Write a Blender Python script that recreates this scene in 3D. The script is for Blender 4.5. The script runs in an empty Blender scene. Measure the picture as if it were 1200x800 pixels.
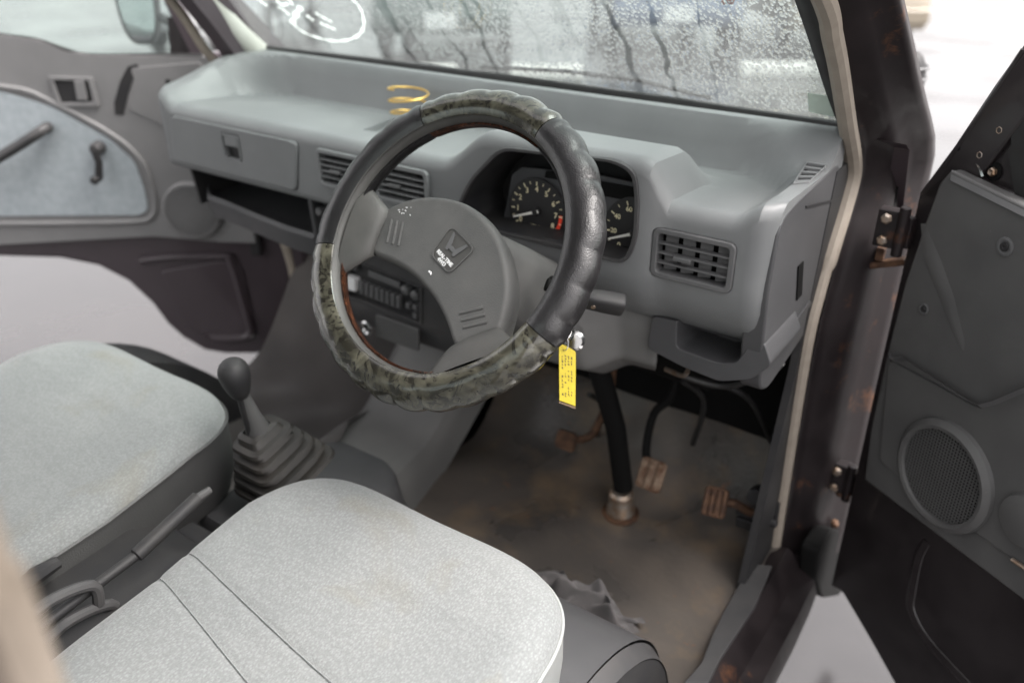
import bpy, bmesh, math, random
from mathutils import Vector, Matrix
random.seed(7)
sc = bpy.context.scene
COL = sc.collection
R_ = math.radians
# ------------------------------------------------------------------ camera
FPX = 1000.0                                   # focal length in pixels of the 1200 px wide photograph
PIT, HD = R_(27.5), R_(35.0)
CAM = Vector((.89, 0, 1.58))
h_ = Vector((-math.sin(HD), math.cos(HD), 0)); Zv = Vector((0, 0, 1))
Fv = h_ * math.cos(PIT) - Zv * math.sin(PIT)
Rv = Vector((math.cos(HD), math.sin(HD), 0))
Uv = h_ * math.sin(PIT) + Zv * math.cos(PIT)
cd = bpy.data.cameras.new('camera'); cam = bpy.data.objects.new('camera', cd); COL.objects.link(cam)
cam.matrix_world = Matrix(((Rv.x, Uv.x, -Fv.x, CAM.x), (Rv.y, Uv.y, -Fv.y, CAM.y), (Rv.z, Uv.z, -Fv.z, CAM.z), (0, 0, 0, 1)))
cd.sensor_width = 36; cd.lens = FPX / 1200 * 36; cd.clip_start = .02; cd.clip_end = 1000
cd.dof.use_dof = True; cd.dof.focus_distance = .96; cd.dof.aperture_fstop = 2.8
sc.camera = cam
# ------------------------------------------------------------------ overcast sky, veiled sun, exposure
SUN_EL, SUN_AZ = R_(58), R_(62)
wd = bpy.data.worlds.new('World'); sc.world = wd; wd.use_nodes = True
nt = wd.node_tree; nt.nodes.clear()
sky = nt.nodes.new('ShaderNodeTexSky'); sky.sky_type = 'NISHITA'; sky.sun_disc = False
sky.sun_elevation = SUN_EL; sky.sun_rotation = SUN_AZ; sky.air_density = 1.0; sky.dust_density = 4.0; sky.ozone_density = 1.0
hs = nt.nodes.new('ShaderNodeHueSaturation'); hs.inputs['Saturation'].default_value = .12
tint = nt.nodes.new('ShaderNodeMix'); tint.data_type = 'RGBA'; tint.blend_type = 'MULTIPLY'; tint.inputs[0].default_value = 1
tint.inputs[7].default_value = (1.0, .958, .935, 1)
bg = nt.nodes.new('ShaderNodeBackground'); bg.inputs['Strength'].default_value = .15
wo = nt.nodes.new('ShaderNodeOutputWorld')
nt.links.new(sky.outputs[0], hs.inputs['Color']); nt.links.new(hs.outputs[0], tint.inputs[6]); nt.links.new(tint.outputs[2], bg.inputs[0]); nt.links.new(bg.outputs[0], wo.inputs[0])
sl = bpy.data.lights.new('sun', 'SUN'); sl.energy = 1.0; sl.angle = R_(40); sl.color = (1, .97, .94)
sun = bpy.data.objects.new('sun', sl); COL.objects.link(sun)
sd = Vector((math.sin(SUN_AZ) * math.cos(SUN_EL), math.cos(SUN_AZ) * math.cos(SUN_EL), math.sin(SUN_EL)))
sun.rotation_euler = (-sd).to_track_quat('-Z', 'Y').to_euler()
sc.view_settings.view_transform = 'Standard'; sc.view_settings.look = 'None'; sc.view_settings.gamma = 1
sc.view_settings.use_curve_mapping = False
sc.view_settings.exposure = 2.05
sc.render.engine = 'CYCLES'
sc.cycles.max_bounces = 10; sc.cycles.diffuse_bounces = 5; sc.cycles.glossy_bounces = 4
sc.cycles.transmission_bounces = 6; sc.cycles.transparent_max_bounces = 12; sc.cycles.caustics_reflective = False
sc.cycles.sample_clamp_indirect = 8

# ------------------------------------------------------------------ measuring: a pixel of the photograph onto a plane of the place
def ray(px, py): return Fv + Rv * ((px - 600) / FPX) + Uv * ((400 - py) / FPX)
def onpl(px, py, p, n):
    d = ray(px, py); return CAM + d * ((Vector(p) - CAM).dot(n) / d.dot(n))
def PX(px, py, v): return onpl(px, py, (v, 0, 0), Vector((1, 0, 0)))
def PY(px, py, v): return onpl(px, py, (0, v, 0), Vector((0, 1, 0)))
def PZ(px, py, v): return onpl(px, py, (0, 0, v), Vector((0, 0, 1)))
def sstep(a, b, x):
    t = min(1, max(0, (x - a) / (b - a))); return t * t * (3 - 2 * t)
def lerp(a, b, t): return a + (b - a) * t
def pw(pts, x):
    if x <= pts[0][0]: return pts[0][1]
    for (a, b), (c, d) in zip(pts, pts[1:]):
        if x <= c: return lerp(b, d, (x - a) / (c - a))
    return pts[-1][1]

# ------------------------------------------------------------------ materials
def mat(name, col, rough=.5, col2=None, nscale=30, bump=0, bscale=400, metal=0, coat=0, spec=.5, dist=0, detail=4, p0=.35, p1=.65, rvar=0, sheen=0):
    m = bpy.data.materials.new(name); m.use_nodes = True
    t = m.node_tree; b = t.nodes['Principled BSDF']
    b.inputs['Base Color'].default_value = (*col, 1); b.inputs['Roughness'].default_value = rough
    b.inputs['Metallic'].default_value = metal; b.inputs['Coat Weight'].default_value = coat; b.inputs['Specular IOR Level'].default_value = spec
    b.inputs['Sheen Weight'].default_value = sheen
    tc = t.nodes.new('ShaderNodeTexCoord')
    if col2:
        n = t.nodes.new('ShaderNodeTexNoise'); n.inputs['Scale'].default_value = nscale; n.inputs['Detail'].default_value = detail; n.inputs['Distortion'].default_value = dist
        r = t.nodes.new('ShaderNodeValToRGB'); r.color_ramp.elements[0].position = p0; r.color_ramp.elements[1].position = p1
        r.color_ramp.elements[0].color = (*col, 1); r.color_ramp.elements[1].color = (*col2, 1)
        t.links.new(tc.outputs['Object'], n.inputs['Vector']); t.links.new(n.outputs[0], r.inputs[0]); t.links.new(r.outputs[0], b.inputs['Base Color'])
        if rvar:
            mr = t.nodes.new('ShaderNodeMapRange'); mr.inputs[1].default_value = .3; mr.inputs[2].default_value = .7
            mr.inputs[3].default_value = rough; mr.inputs[4].default_value = rough + rvar
            t.links.new(n.outputs[0], mr.inputs[0]); t.links.new(mr.outputs[0], b.inputs['Roughness'])
    if bump:
        n2 = t.nodes.new('ShaderNodeTexNoise'); n2.inputs['Scale'].default_value = bscale; n2.inputs['Detail'].default_value = 2
        bp = t.nodes.new('ShaderNodeBump'); bp.inputs['Strength'].default_value = bump; bp.inputs['Distance'].default_value = .002
        t.links.new(tc.outputs['Object'], n2.inputs['Vector']); t.links.new(n2.outputs[0], bp.inputs['Height']); t.links.new(bp.outputs[0], b.inputs['Normal'])
    return m
def speck(m, col=(.5, .5, .48), scale=70, lo=.72, hi=.76, amt=.7, stretch=(1, 1, 1)):
    t = m.node_tree; b = t.nodes['Principled BSDF']; lk = b.inputs['Base Color'].links
    tc = t.nodes.new('ShaderNodeTexCoord'); mp = t.nodes.new('ShaderNodeMapping'); mp.inputs['Scale'].default_value = stretch
    n = t.nodes.new('ShaderNodeTexNoise'); n.inputs['Scale'].default_value = scale; n.inputs['Detail'].default_value = 6; n.inputs['Roughness'].default_value = .75
    r = t.nodes.new('ShaderNodeValToRGB'); r.color_ramp.elements[0].position = lo; r.color_ramp.elements[1].position = hi
    r.color_ramp.elements[0].color = (0, 0, 0, 1); r.color_ramp.elements[1].color = (amt, amt, amt, 1)
    mx = t.nodes.new('ShaderNodeMix'); mx.data_type = 'RGBA'; mx.inputs[7].default_value = (*col, 1)
    t.links.new(tc.outputs['Object'], mp.inputs[0]); t.links.new(mp.outputs[0], n.inputs[0]); t.links.new(n.outputs[0], r.inputs[0]); t.links.new(r.outputs[0], mx.inputs[0])
    if lk: t.links.new(lk[0].from_socket, mx.inputs[6])
    else: mx.inputs[6].default_value = b.inputs['Base Color'].default_value
    t.links.new(mx.outputs[2], b.inputs['Base Color'])
MT = {}
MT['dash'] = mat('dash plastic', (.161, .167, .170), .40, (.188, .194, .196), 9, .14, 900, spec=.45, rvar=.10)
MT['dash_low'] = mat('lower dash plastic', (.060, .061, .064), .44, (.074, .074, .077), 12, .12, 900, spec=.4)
MT['dark'] = mat('dark plastic', (.022, .022, .024), .55, (.032, .031, .031), 20, .1, 800, spec=.35)
MT['darkgrey'] = mat('dark grey plastic', (.05, .05, .052), .5, (.065, .063, .063), 20, .1, 800, spec=.4)
MT['midgrey'] = mat('vent plastic', (.10, .102, .104), .4, (.12, .12, .122), 20, .05, 800)
MT['pad'] = mat('wheel pad plastic', (.088, .088, .086), .5, (.108, .106, .103), 25, .25, 700, spec=.42, rvar=.1)
MT['rim'] = mat('wheel rim grey', (.058, .057, .054), .5, (.072, .07, .066), 30, .1, 600)
MT['black'] = mat('black', (.006, .006, .006), .8, spec=.15)
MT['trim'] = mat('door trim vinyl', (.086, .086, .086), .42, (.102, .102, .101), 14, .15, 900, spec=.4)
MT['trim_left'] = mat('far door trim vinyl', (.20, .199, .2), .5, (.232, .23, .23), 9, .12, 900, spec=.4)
MT['insert'] = mat('blue grey cloth', (.36, .405, .43), .9, (.42, .465, .49), 60, .3, 900, sheen=.3)
MT['beige'] = mat('beige rubber strip', (.33, .288, .24), .6, (.365, .32, .268), 60, .1, 300)
MT['beige_dimmed'] = mat('tan strip darkened against sky light', (.15, .125, .10), .6, (.2, .17, .14), 30)  # beige strip again, colour darkened to offset strong sky light on it
MT['headliner'] = mat('pillar trim grey', (.42, .42, .38), .6, (.5, .5, .46), 15)
MT['rubber'] = mat('black rubber', (.012, .012, .012), .5, (.02, .02, .02), 40)
MT['chrome'] = mat('chrome', (.75, .75, .75), .18, metal=1)
MT['steel'] = mat('worn steel', (.38, .34, .3), .45, (.3, .2, .13), 80, metal=.8)
MT['rust'] = mat('rusty steel', (.05, .026, .017), .7, (.13, .07, .04), 70, .5, 200, spec=.3)
MT['worn'] = mat('worn rusty pad', (.30, .22, .16), .5, (.14, .07, .04), 60, .3, 200, metal=.3)
MT['brass'] = mat('yellow passivated wire', (.72, .46, .12), .3, metal=.75)
MT['white_needle'] = mat('needle', (.9, .88, .82), .5)
MT['cream_print'] = mat('dial print', (.9, .82, .55), .6)
MT['red_print'] = mat('red print', (.95, .07, .03), .6)
MT['white_print'] = mat('white print', (.8, .8, .8), .5)
MT['chalk'] = mat('white marker', (.85, .87, .85), .8)
_t = MT['chalk'].node_tree; _tl = _t.nodes.new('ShaderNodeBsdfTranslucent'); _tl.inputs[0].default_value = (.95, .96, .94, 1); _mx = _t.nodes.new('ShaderNodeMixShader'); _mx.inputs[0].default_value = .75
_t.links.new(_t.nodes['Principled BSDF'].outputs[0], _mx.inputs[1]); _t.links.new(_tl.outputs[0], _mx.inputs[2]); _t.links.new(_mx.outputs[0], _t.nodes['Material Output'].inputs[0])
MT['yellow'] = mat('yellow plastic tag', (.45, .35, .006), .45, (.50, .39, .01), 40)
MT['ink'] = mat('tag ink', (.09, .07, .01), .6)
MT['dialface'] = mat('dial face', (.026, .025, .026), .4)
MT['dialsur'] = mat('dial surround', (.075, .075, .08), .5)
MT['cloth'] = mat('crumpled grey cloth', (.07, .066, .066), .85, (.11, .102, .102), 30, .3, 400, sheen=.2)
MT['leaf'] = mat('green scrap', (.3, .34, .06), .6)
MT['white_paint'] = mat('white car paint', (.75, .76, .76), .25, coat=.6)
MT['blue_paint'] = mat('dark blue car paint', (.03, .05, .10), .25, coat=.6)
MT['silver_paint'] = mat('silver car paint', (.45, .46, .47), .3, metal=.5, coat=.6)
MT['carglass'] = mat('car glass', (.02, .025, .03), .06)
MT['lamp'] = mat('lamp lens', (.6, .6, .62), .1)
MT['amber'] = mat('amber lens', (.7, .25, .02), .15)
MT['tyre'] = mat('tyre rubber', (.02, .02, .02), .75, (.035, .035, .035), 30)
MT['concrete'] = mat('pale concrete', (.5, .49, .47), .7, (.62, .61, .58), 12)

for k_, c_, a_ in (('dash', (.33, .33, .32), .5), ('dash_low', (.17, .165, .16), .5), ('pad', (.2, .2, .19), .6), ('trim', (.2, .19, .18), .6), ('darkgrey', (.14, .135, .13), .5), ('trim_left', (.34, .33, .32), .4)):
    speck(MT[k_], c_, 55, .66, .74, a_); speck(MT[k_], c_, 9, .60, .80, a_ * .35, (1, 1, 2.5)); speck(MT[k_], tuple(min(1, v * 2) for v in c_), 150, .735, .76, .8)
def body_mat(lo=.585):
    m = mat('dark plum body paint', (.011, .0082, .009), .46, (.02, .015, .016), 18, .06, 60, coat=.04, rvar=.2, spec=.3)
    t = m.node_tree; b = t.nodes['Principled BSDF']; src = b.inputs['Base Color'].links[0].from_socket
    tc = t.nodes.new('ShaderNodeTexCoord'); n = t.nodes.new('ShaderNodeTexNoise'); n.inputs['Scale'].default_value = 11; n.inputs['Detail'].default_value = 8; n.inputs['Roughness'].default_value = .7
    r = t.nodes.new('ShaderNodeValToRGB'); r.color_ramp.elements[0].position = lo; r.color_ramp.elements[1].position = lo + .11
    mx = t.nodes.new('ShaderNodeMix'); mx.data_type = 'RGBA'; mx.inputs[7].default_value = (.10, .045, .024, 1)
    t.links.new(tc.outputs['Object'], n.inputs[0]); t.links.new(n.outputs[0], r.inputs[0]); t.links.new(r.outputs[0], mx.inputs[0]); t.links.new(src, mx.inputs[6]); t.links.new(mx.outputs[2], b.inputs['Base Color'])
    return m
MT['body'] = body_mat(); MT['rusty_body'] = body_mat(.58)
MT['bodyclean'] = mat('plum body paint', (.05, .038, .044), .35, (.062, .048, .055), 8, .02, 60, coat=.25, rvar=.1)
MT['bodydoor'] = mat('black door shell paint', (.016, .013, .014), .3, (.024, .02, .021), 14, .03, 60, coat=.35, rvar=.15)

def fabric():
    m = mat('pale grey seat cloth', (.228, .239, .238), .95, (.256, .266, .263), 7, sheen=.25, spec=.2)
    t = m.node_tree; b = t.nodes['Principled BSDF']; src = b.inputs['Base Color'].links[0].from_socket
    tc = t.nodes.new('ShaderNodeTexCoord')
    mp = t.nodes.new('ShaderNodeMapping'); mp.inputs['Scale'].default_value = (1, .55, 1)
    v = t.nodes.new('ShaderNodeTexVoronoi'); v.inputs['Scale'].default_value = 400
    w = t.nodes.new('ShaderNodeTexNoise'); w.inputs['Scale'].default_value = 620; w.inputs['Detail'].default_value = 2
    t.links.new(tc.outputs['Object'], mp.inputs[0]); t.links.new(mp.outputs[0], v.inputs[0]); t.links.new(mp.outputs[0], w.inputs[0])
    cr = t.nodes.new('ShaderNodeValToRGB'); cr.color_ramp.elements[0].position = .38; cr.color_ramp.elements[0].color = (.70, .72, .73, 1); cr.color_ramp.elements[1].position = .62; cr.color_ramp.elements[1].color = (1, 1, 1, 1)
    t.links.new(w.outputs[0], cr.inputs[0])
    v.inputs['Scale'].default_value = 360; v.inputs['Randomness'].default_value = .8
    vr = t.nodes.new('ShaderNodeMapRange'); vr.inputs[1].default_value = .1; vr.inputs[2].default_value = .6; vr.inputs[3].default_value = 1.06; vr.inputs[4].default_value = .82; t.links.new(v.outputs['Distance'], vr.inputs[0])
    mw = t.nodes.new('ShaderNodeMix'); mw.data_type = 'RGBA'; mw.blend_type = 'MULTIPLY'; mw.inputs[0].default_value = 1; t.links.new(src, mw.inputs[6]); t.links.new(vr.outputs[0], mw.inputs[7]); src = mw.outputs[2]
    mx = t.nodes.new('ShaderNodeMix'); mx.data_type = 'RGBA'; mx.blend_type = 'MULTIPLY'; mx.inputs[0].default_value = .35
    t.links.new(src, mx.inputs[6]); t.links.new(cr.outputs[0], mx.inputs[7])
    # old stains
    s = t.nodes.new('ShaderNodeTexNoise'); s.inputs['Scale'].default_value = 8.5; s.inputs['Detail'].default_value = 5; s.inputs['Distortion'].default_value = .6
    sr = t.nodes.new('ShaderNodeValToRGB'); sr.color_ramp.elements[0].position = .60; sr.color_ramp.elements[1].position = .90
    sr.color_ramp.elements[0].color = (0, 0, 0, 1); sr.color_ramp.elements[1].color = (.8, .8, .8, 1)
    t.links.new(tc.outputs['Object'], s.inputs[0]); t.links.new(s.outputs[0], sr.inputs[0])
    mx2 = t.nodes.new('ShaderNodeMix'); mx2.data_type = 'RGBA'; mx2.inputs[7].default_value = (.18, .165, .125, 1)
    t.links.new(sr.outputs[0], mx2.inputs[0]); t.links.new(mx.outputs[2], mx2.inputs[6]); t.links.new(mx2.outputs[2], b.inputs['Base Color'])
    bp = t.nodes.new('ShaderNodeBump'); bp.inputs['Strength'].default_value = .45; bp.inputs['Distance'].default_value = .0015
    t.links.new(w.outputs[0], bp.inputs['Height']); t.links.new(bp.outputs[0], b.inputs['Normal'])
    return m
MT['fabric'] = fabric()
MT['skirt'] = mat('seat side vinyl', (.052, .052, .052), .5, (.068, .068, .067), 12, .25, 500)
MT['skirt_light'] = mat('pale seat side vinyl', (.24, .25, .245), .55, (.28, .29, .285), 12, .2, 500)

def floor_mat():
    m = mat('worn rubber floor', (.058, .054, .051), .22, (.135, .115, .098), 4, .3, 90, dist=.8, detail=8, rvar=.2)
    t = m.node_tree; b = t.nodes['Principled BSDF']; src = b.inputs['Base Color'].links[0].from_socket
    tc = t.nodes.new('ShaderNodeTexCoord')
    def layer(src, scale, lo, hi, col, amt, det=8):
        n = t.nodes.new('ShaderNodeTexNoise'); n.inputs['Scale'].default_value = scale; n.inputs['Detail'].default_value = det; n.inputs['Roughness'].default_value = .65
        r = t.nodes.new('ShaderNodeValToRGB'); r.color_ramp.elements[0].position = lo; r.color_ramp.elements[1].position = hi
        r.color_ramp.elements[0].color = (0, 0, 0, 1); r.color_ramp.elements[1].color = (amt, amt, amt, 1)
        mx = t.nodes.new('ShaderNodeMix'); mx.data_type = 'RGBA'; mx.inputs[7].default_value = (*col, 1)
        t.links.new(tc.outputs['Object'], n.inputs[0]); t.links.new(n.outputs[0], r.inputs[0]); t.links.new(r.outputs[0], mx.inputs[0]); t.links.new(src, mx.inputs[6])
        return mx.outputs[2]
    s = layer(src, 6.5, .50, .72, (.21, .15, .095), .85)
    s = layer(s, 38, .64, .72, (.22, .10, .05), .8)
    s = layer(s, 60, .69, .74, (.3, .28, .25), .9)
    t.links.new(s, b.inputs['Base Color'])
    return m
MT['floor'] = floor_mat()
MT['carpet'] = mat('dusty grey carpet', (.038, .034, .033), .95, (.064, .057, .054), 6, .5, 300, sheen=.3, detail=8)
MT['tunnel'] = mat('grey tunnel moulding', (.14, .14, .138), .55, (.17, .168, .163), 8, .12, 600)

def marble(name, a, b_, c, scale, coat=.35):
    m = mat(name, a, .22, b_, scale, .05, 90, coat=coat, dist=2.2, detail=7, p0=.40, p1=.70)
    t = m.node_tree; b = t.nodes['Principled BSDF']; src = b.inputs['Base Color'].links[0].from_socket
    tc = t.nodes.new('ShaderNodeTexCoord'); v = t.nodes.new('ShaderNodeTexNoise'); v.inputs['Scale'].default_value = scale * 1.7; v.inputs['Distortion'].default_value = 3.5; v.inputs['Detail'].default_value = 5
    r = t.nodes.new('ShaderNodeValToRGB'); r.color_ramp.elements[0].position = .52; r.color_ramp.elements[1].position = .62
    r.color_ramp.elements[0].color = (0, 0, 0, 1); r.color_ramp.elements[1].color = (.85, .85, .85, 1)
    mx = t.nodes.new('ShaderNodeMix'); mx.data_type = 'RGBA'; mx.inputs[7].default_value = (*c, 1)
    t.links.new(tc.outputs['Object'], v.inputs[0]); t.links.new(v.outputs[0], r.inputs[0]); t.links.new(r.outputs[0], mx.inputs[0]); t.links.new(src, mx.inputs[6]); t.links.new(mx.outputs[2], b.inputs['Base Color'])
    return m
MT['marble'] = marble('green marbled vinyl', (.021, .02, .015), (.098, .094, .07), (.012, .011, .009), 21, .6)
MT['burl'] = marble('brown burl vinyl', (.025, .011, .007), (.10, .036, .018), (.015, .008, .005), 60)
def leather():
    m = mat('black grained leatherette', (.012, .0115, .012), .30, (.02, .019, .02), 20, coat=.2)
    t = m.node_tree; b = t.nodes['Principled BSDF']; tc = t.nodes.new('ShaderNodeTexCoord')
    v = t.nodes.new('ShaderNodeTexVoronoi'); v.feature = 'DISTANCE_TO_EDGE'; v.inputs['Scale'].default_value = 420
    n = t.nodes.new('ShaderNodeTexNoise'); n.inputs['Scale'].default_value = 140; n.inputs['Detail'].default_value = 4; n.inputs['Distortion'].default_value = 1
    ma = t.nodes.new('ShaderNodeMath'); ma.operation = 'ADD'
    bp = t.nodes.new('ShaderNodeBump'); bp.inputs['Strength'].default_value = .34; bp.inputs['Distance'].default_value = .0012
    t.links.new(tc.outputs['Object'], v.inputs[0]); t.links.new(tc.outputs['Object'], n.inputs[0]); t.links.new(v.outputs[0], ma.inputs[0]); t.links.new(n.outputs[0], ma.inputs[1])
    t.links.new(ma.outputs[0], bp.inputs['Height']); t.links.new(bp.outputs[0], b.inputs['Normal'])
    return m
MT['leather'] = leather()
def grille(name, col, scale):
    m = mat(name, col, .5)
    t = m.node_tree; b = t.nodes['Principled BSDF']; tc = t.nodes.new('ShaderNodeTexCoord')
    mp = t.nodes.new('ShaderNodeMapping'); mp.inputs['Scale'].default_value = (scale, scale, scale)
    ck = t.nodes.new('ShaderNodeTexVoronoi'); ck.inputs['Randomness'].default_value = 0; ck.inputs['Scale'].default_value = 1
    r = t.nodes.new('ShaderNodeValToRGB'); r.color_ramp.elements[0].position = .30; r.color_ramp.elements[1].position = .42
    r.color_ramp.elements[0].color = (.008, .008, .008, 1); r.color_ramp.elements[1].color = (*col, 1)
    t.links.new(tc.outputs['Object'], mp.inputs[0]); t.links.new(mp.outputs[0], ck.inputs[0]); t.links.new(ck.outputs[0], r.inputs[0]); t.links.new(r.outputs[0], b.inputs['Base Color'])
    return m
def ground_mat():
    m = mat('wet asphalt', (.028, .027, .028), .05, (.06, .057, .058), 1.1, .08, 110, spec=.75, detail=14, rvar=.3, p0=.3, p1=.7)
    return m
MT['asphalt'] = ground_mat()
def glass_mat(name, wet, haze, tintc=(.86, .92, .9)):
    m = bpy.data.materials.new(name); m.use_nodes = True; t = m.node_tree; t.nodes.clear(); L = t.links.new
    out = t.nodes.new('ShaderNodeOutputMaterial'); tr = t.nodes.new('ShaderNodeBsdfTransparent'); tr.inputs[0].default_value = (*tintc, 1)
    gl = t.nodes.new('ShaderNodeBsdfGlossy'); gl.inputs['Roughness'].default_value = .03
    lw = t.nodes.new('ShaderNodeFresnel'); lw.inputs['IOR'].default_value = 1.45
    m1 = t.nodes.new('ShaderNodeMixShader'); L(lw.outputs[0], m1.inputs[0]); L(tr.outputs[0], m1.inputs[1]); L(gl.outputs[0], m1.inputs[2])
    cur = m1.outputs[0]
    if wet:
        tc = t.nodes.new('ShaderNodeTexCoord')
        mp = t.nodes.new('ShaderNodeMapping'); mp.inputs['Scale'].default_value = (1, 1, .62)
        v1 = t.nodes.new('ShaderNodeTexVoronoi'); v1.feature = 'F1'; v1.inputs['Scale'].default_value = 185
        v2 = t.nodes.new('ShaderNodeTexVoronoi'); v2.inputs['Scale'].default_value = 88
        L(tc.outputs['Object'], mp.inputs[0]); L(mp.outputs[0], v1.inputs[0]); L(mp.outputs[0], v2.inputs[0])
        # droplet domes
        def dome(v, r0):
            mr = t.nodes.new('ShaderNodeMapRange'); mr.inputs[1].default_value = r0; mr.inputs[2].default_value = 0; mr.inputs[3].default_value = 0; mr.inputs[4].default_value = 1
            L(v.outputs['Distance'], mr.inputs[0]); pwn = t.nodes.new('ShaderNodeMath'); pwn.operation = 'POWER'; pwn.inputs[1].default_value = .5; L(mr.outputs[0], pwn.inputs[0]); return pwn.outputs[0]
        # running streaks
        mp3 = t.nodes.new('ShaderNodeMapping'); mp3.inputs['Scale'].default_value = (62, 2.4, 2.4)
        dn = t.nodes.new('ShaderNodeTexNoise'); dn.inputs['Scale'].default_value = 14; dn.inputs['Detail'].default_value = 3
        ad = t.nodes.new('ShaderNodeMixRGB'); ad.blend_type = 'ADD'; ad.inputs[0].default_value = .055
        L(tc.outputs['Object'], ad.inputs[1]); L(dn.outputs[1], ad.inputs[2]); L(tc.outputs['Object'], dn.inputs[0])
        L(ad.outputs[0], mp3.inputs[0]); st = t.nodes.new('ShaderNodeTexNoise'); st.inputs['Scale'].default_value = 1; st.inputs['Detail'].default_value = 3; L(mp3.outputs[0], st.inputs[0])
        big = t.nodes.new('ShaderNodeTexNoise'); big.inputs['Scale'].default_value = 5; L(tc.outputs['Object'], big.inputs[0])
        a = t.nodes.new('ShaderNodeMath'); a.operation = 'MAXIMUM'; L(dome(v1, .5), a.inputs[0]); L(dome(v2, .36), a.inputs[1])
        stm = t.nodes.new('ShaderNodeMapRange'); stm.inputs[1].default_value = .57; stm.inputs[2].default_value = .65; L(st.outputs[0], stm.inputs[0])
        nost = t.nodes.new('ShaderNodeMath'); nost.operation = 'SUBTRACT'; nost.inputs[0].default_value = 1; L(stm.outputs[0], nost.inputs[1])
        # drops thin out towards the passenger side (object x) and the heated strip at the bottom
        sx = t.nodes.new('ShaderNodeSeparateXYZ'); L(tc.outputs['Object'], sx.inputs[0])
        gx = t.nodes.new('ShaderNodeMapRange'); gx.inputs[1].default_value = -.35; gx.inputs[2].default_value = .25; gx.inputs[3].default_value = .1; gx.inputs[4].default_value = 1; L(sx.outputs[0], gx.inputs[0])
        gz = t.nodes.new('ShaderNodeMapRange'); gz.inputs[1].default_value = .012; gz.inputs[2].default_value = .045; L(sx.outputs[2], gz.inputs[0])
        mk = t.nodes.new('ShaderNodeMath'); mk.operation = 'MULTIPLY'; L(a.outputs[0], mk.inputs[0]); L(nost.outputs[0], mk.inputs[1])
        mk2 = t.nodes.new('ShaderNodeMath'); mk2.operation = 'MULTIPLY'; L(mk.outputs[0], mk2.inputs[0]); L(gx.outputs[0], mk2.inputs[1])
        mk3 = t.nodes.new('ShaderNodeMath'); mk3.operation = 'MULTIPLY'; L(mk2.outputs[0], mk3.inputs[0]); L(gz.outputs[0], mk3.inputs[1])
        bp = t.nodes.new('ShaderNodeBump'); bp.inputs['Strength'].default_value = 1; bp.inputs['Distance'].default_value = .0042; L(mk3.outputs[0], bp.inputs['Height'])
        rf = t.nodes.new('ShaderNodeBsdfRefraction'); rf.inputs['IOR'].default_value = 1.10; rf.inputs['Roughness'].default_value = .06; rf.inputs[0].default_value = (.46, .53, .515, 1); L(bp.outputs[0], rf.inputs['Normal'])
        cov = t.nodes.new('ShaderNodeMapRange'); cov.inputs[1].default_value = .05; cov.inputs[2].default_value = .2; L(mk3.outputs[0], cov.inputs[0])
        cs = t.nodes.new('ShaderNodeMath'); cs.operation = 'MULTIPLY'; cs.inputs[1].default_value = wet; L(cov.outputs[0], cs.inputs[0])
        m2 = t.nodes.new('ShaderNodeMixShader'); L(cs.outputs[0], m2.inputs[0]); L(cur, m2.inputs[1]); L(rf.outputs[0], m2.inputs[2]); cur = m2.outputs[0]
        # mist between the drops: thin, wiped away in the runs
        hz = t.nodes.new('ShaderNodeMath'); hz.operation = 'MULTIPLY'; hz.inputs[1].default_value = haze
        hadd = t.nodes.new('ShaderNodeMath'); hadd.operation = 'MULTIPLY_ADD'; hadd.inputs[1].default_value = .5; hadd.inputs[2].default_value = .6; L(big.outputs[0], hadd.inputs[0])
        hm = t.nodes.new('ShaderNodeMath'); hm.operation = 'MULTIPLY'; L(hadd.outputs[0], hm.inputs[0])
        nn = t.nodes.new('ShaderNodeMath'); nn.operation = 'MULTIPLY_ADD'; nn.inputs[1].default_value = .7; nn.inputs[2].default_value = .3; L(nost.outputs[0], nn.inputs[0]); L(nn.outputs[0], hm.inputs[1])
        L(hm.outputs[0], hz.inputs[0]); hf = hz.outputs[0]
    else:
        vv = t.nodes.new('ShaderNodeValue'); vv.outputs[0].default_value = haze; hf = vv.outputs[0]
    tl = t.nodes.new('ShaderNodeBsdfTranslucent'); tl.inputs[0].default_value = (.8, .84, .84, 1)
    m3 = t.nodes.new('ShaderNodeMixShader'); L(hf, m3.inputs[0]); L(cur, m3.inputs[1]); L(tl.outputs[0], m3.inputs[2])
    L(m3.outputs[0], out.inputs[0])
    return m
MT['windscreen'] = glass_mat('rain covered glass', .7, .075, (.50, .57, .555))
MT['glass'] = glass_mat('misted glass', 0, .12)

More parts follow.
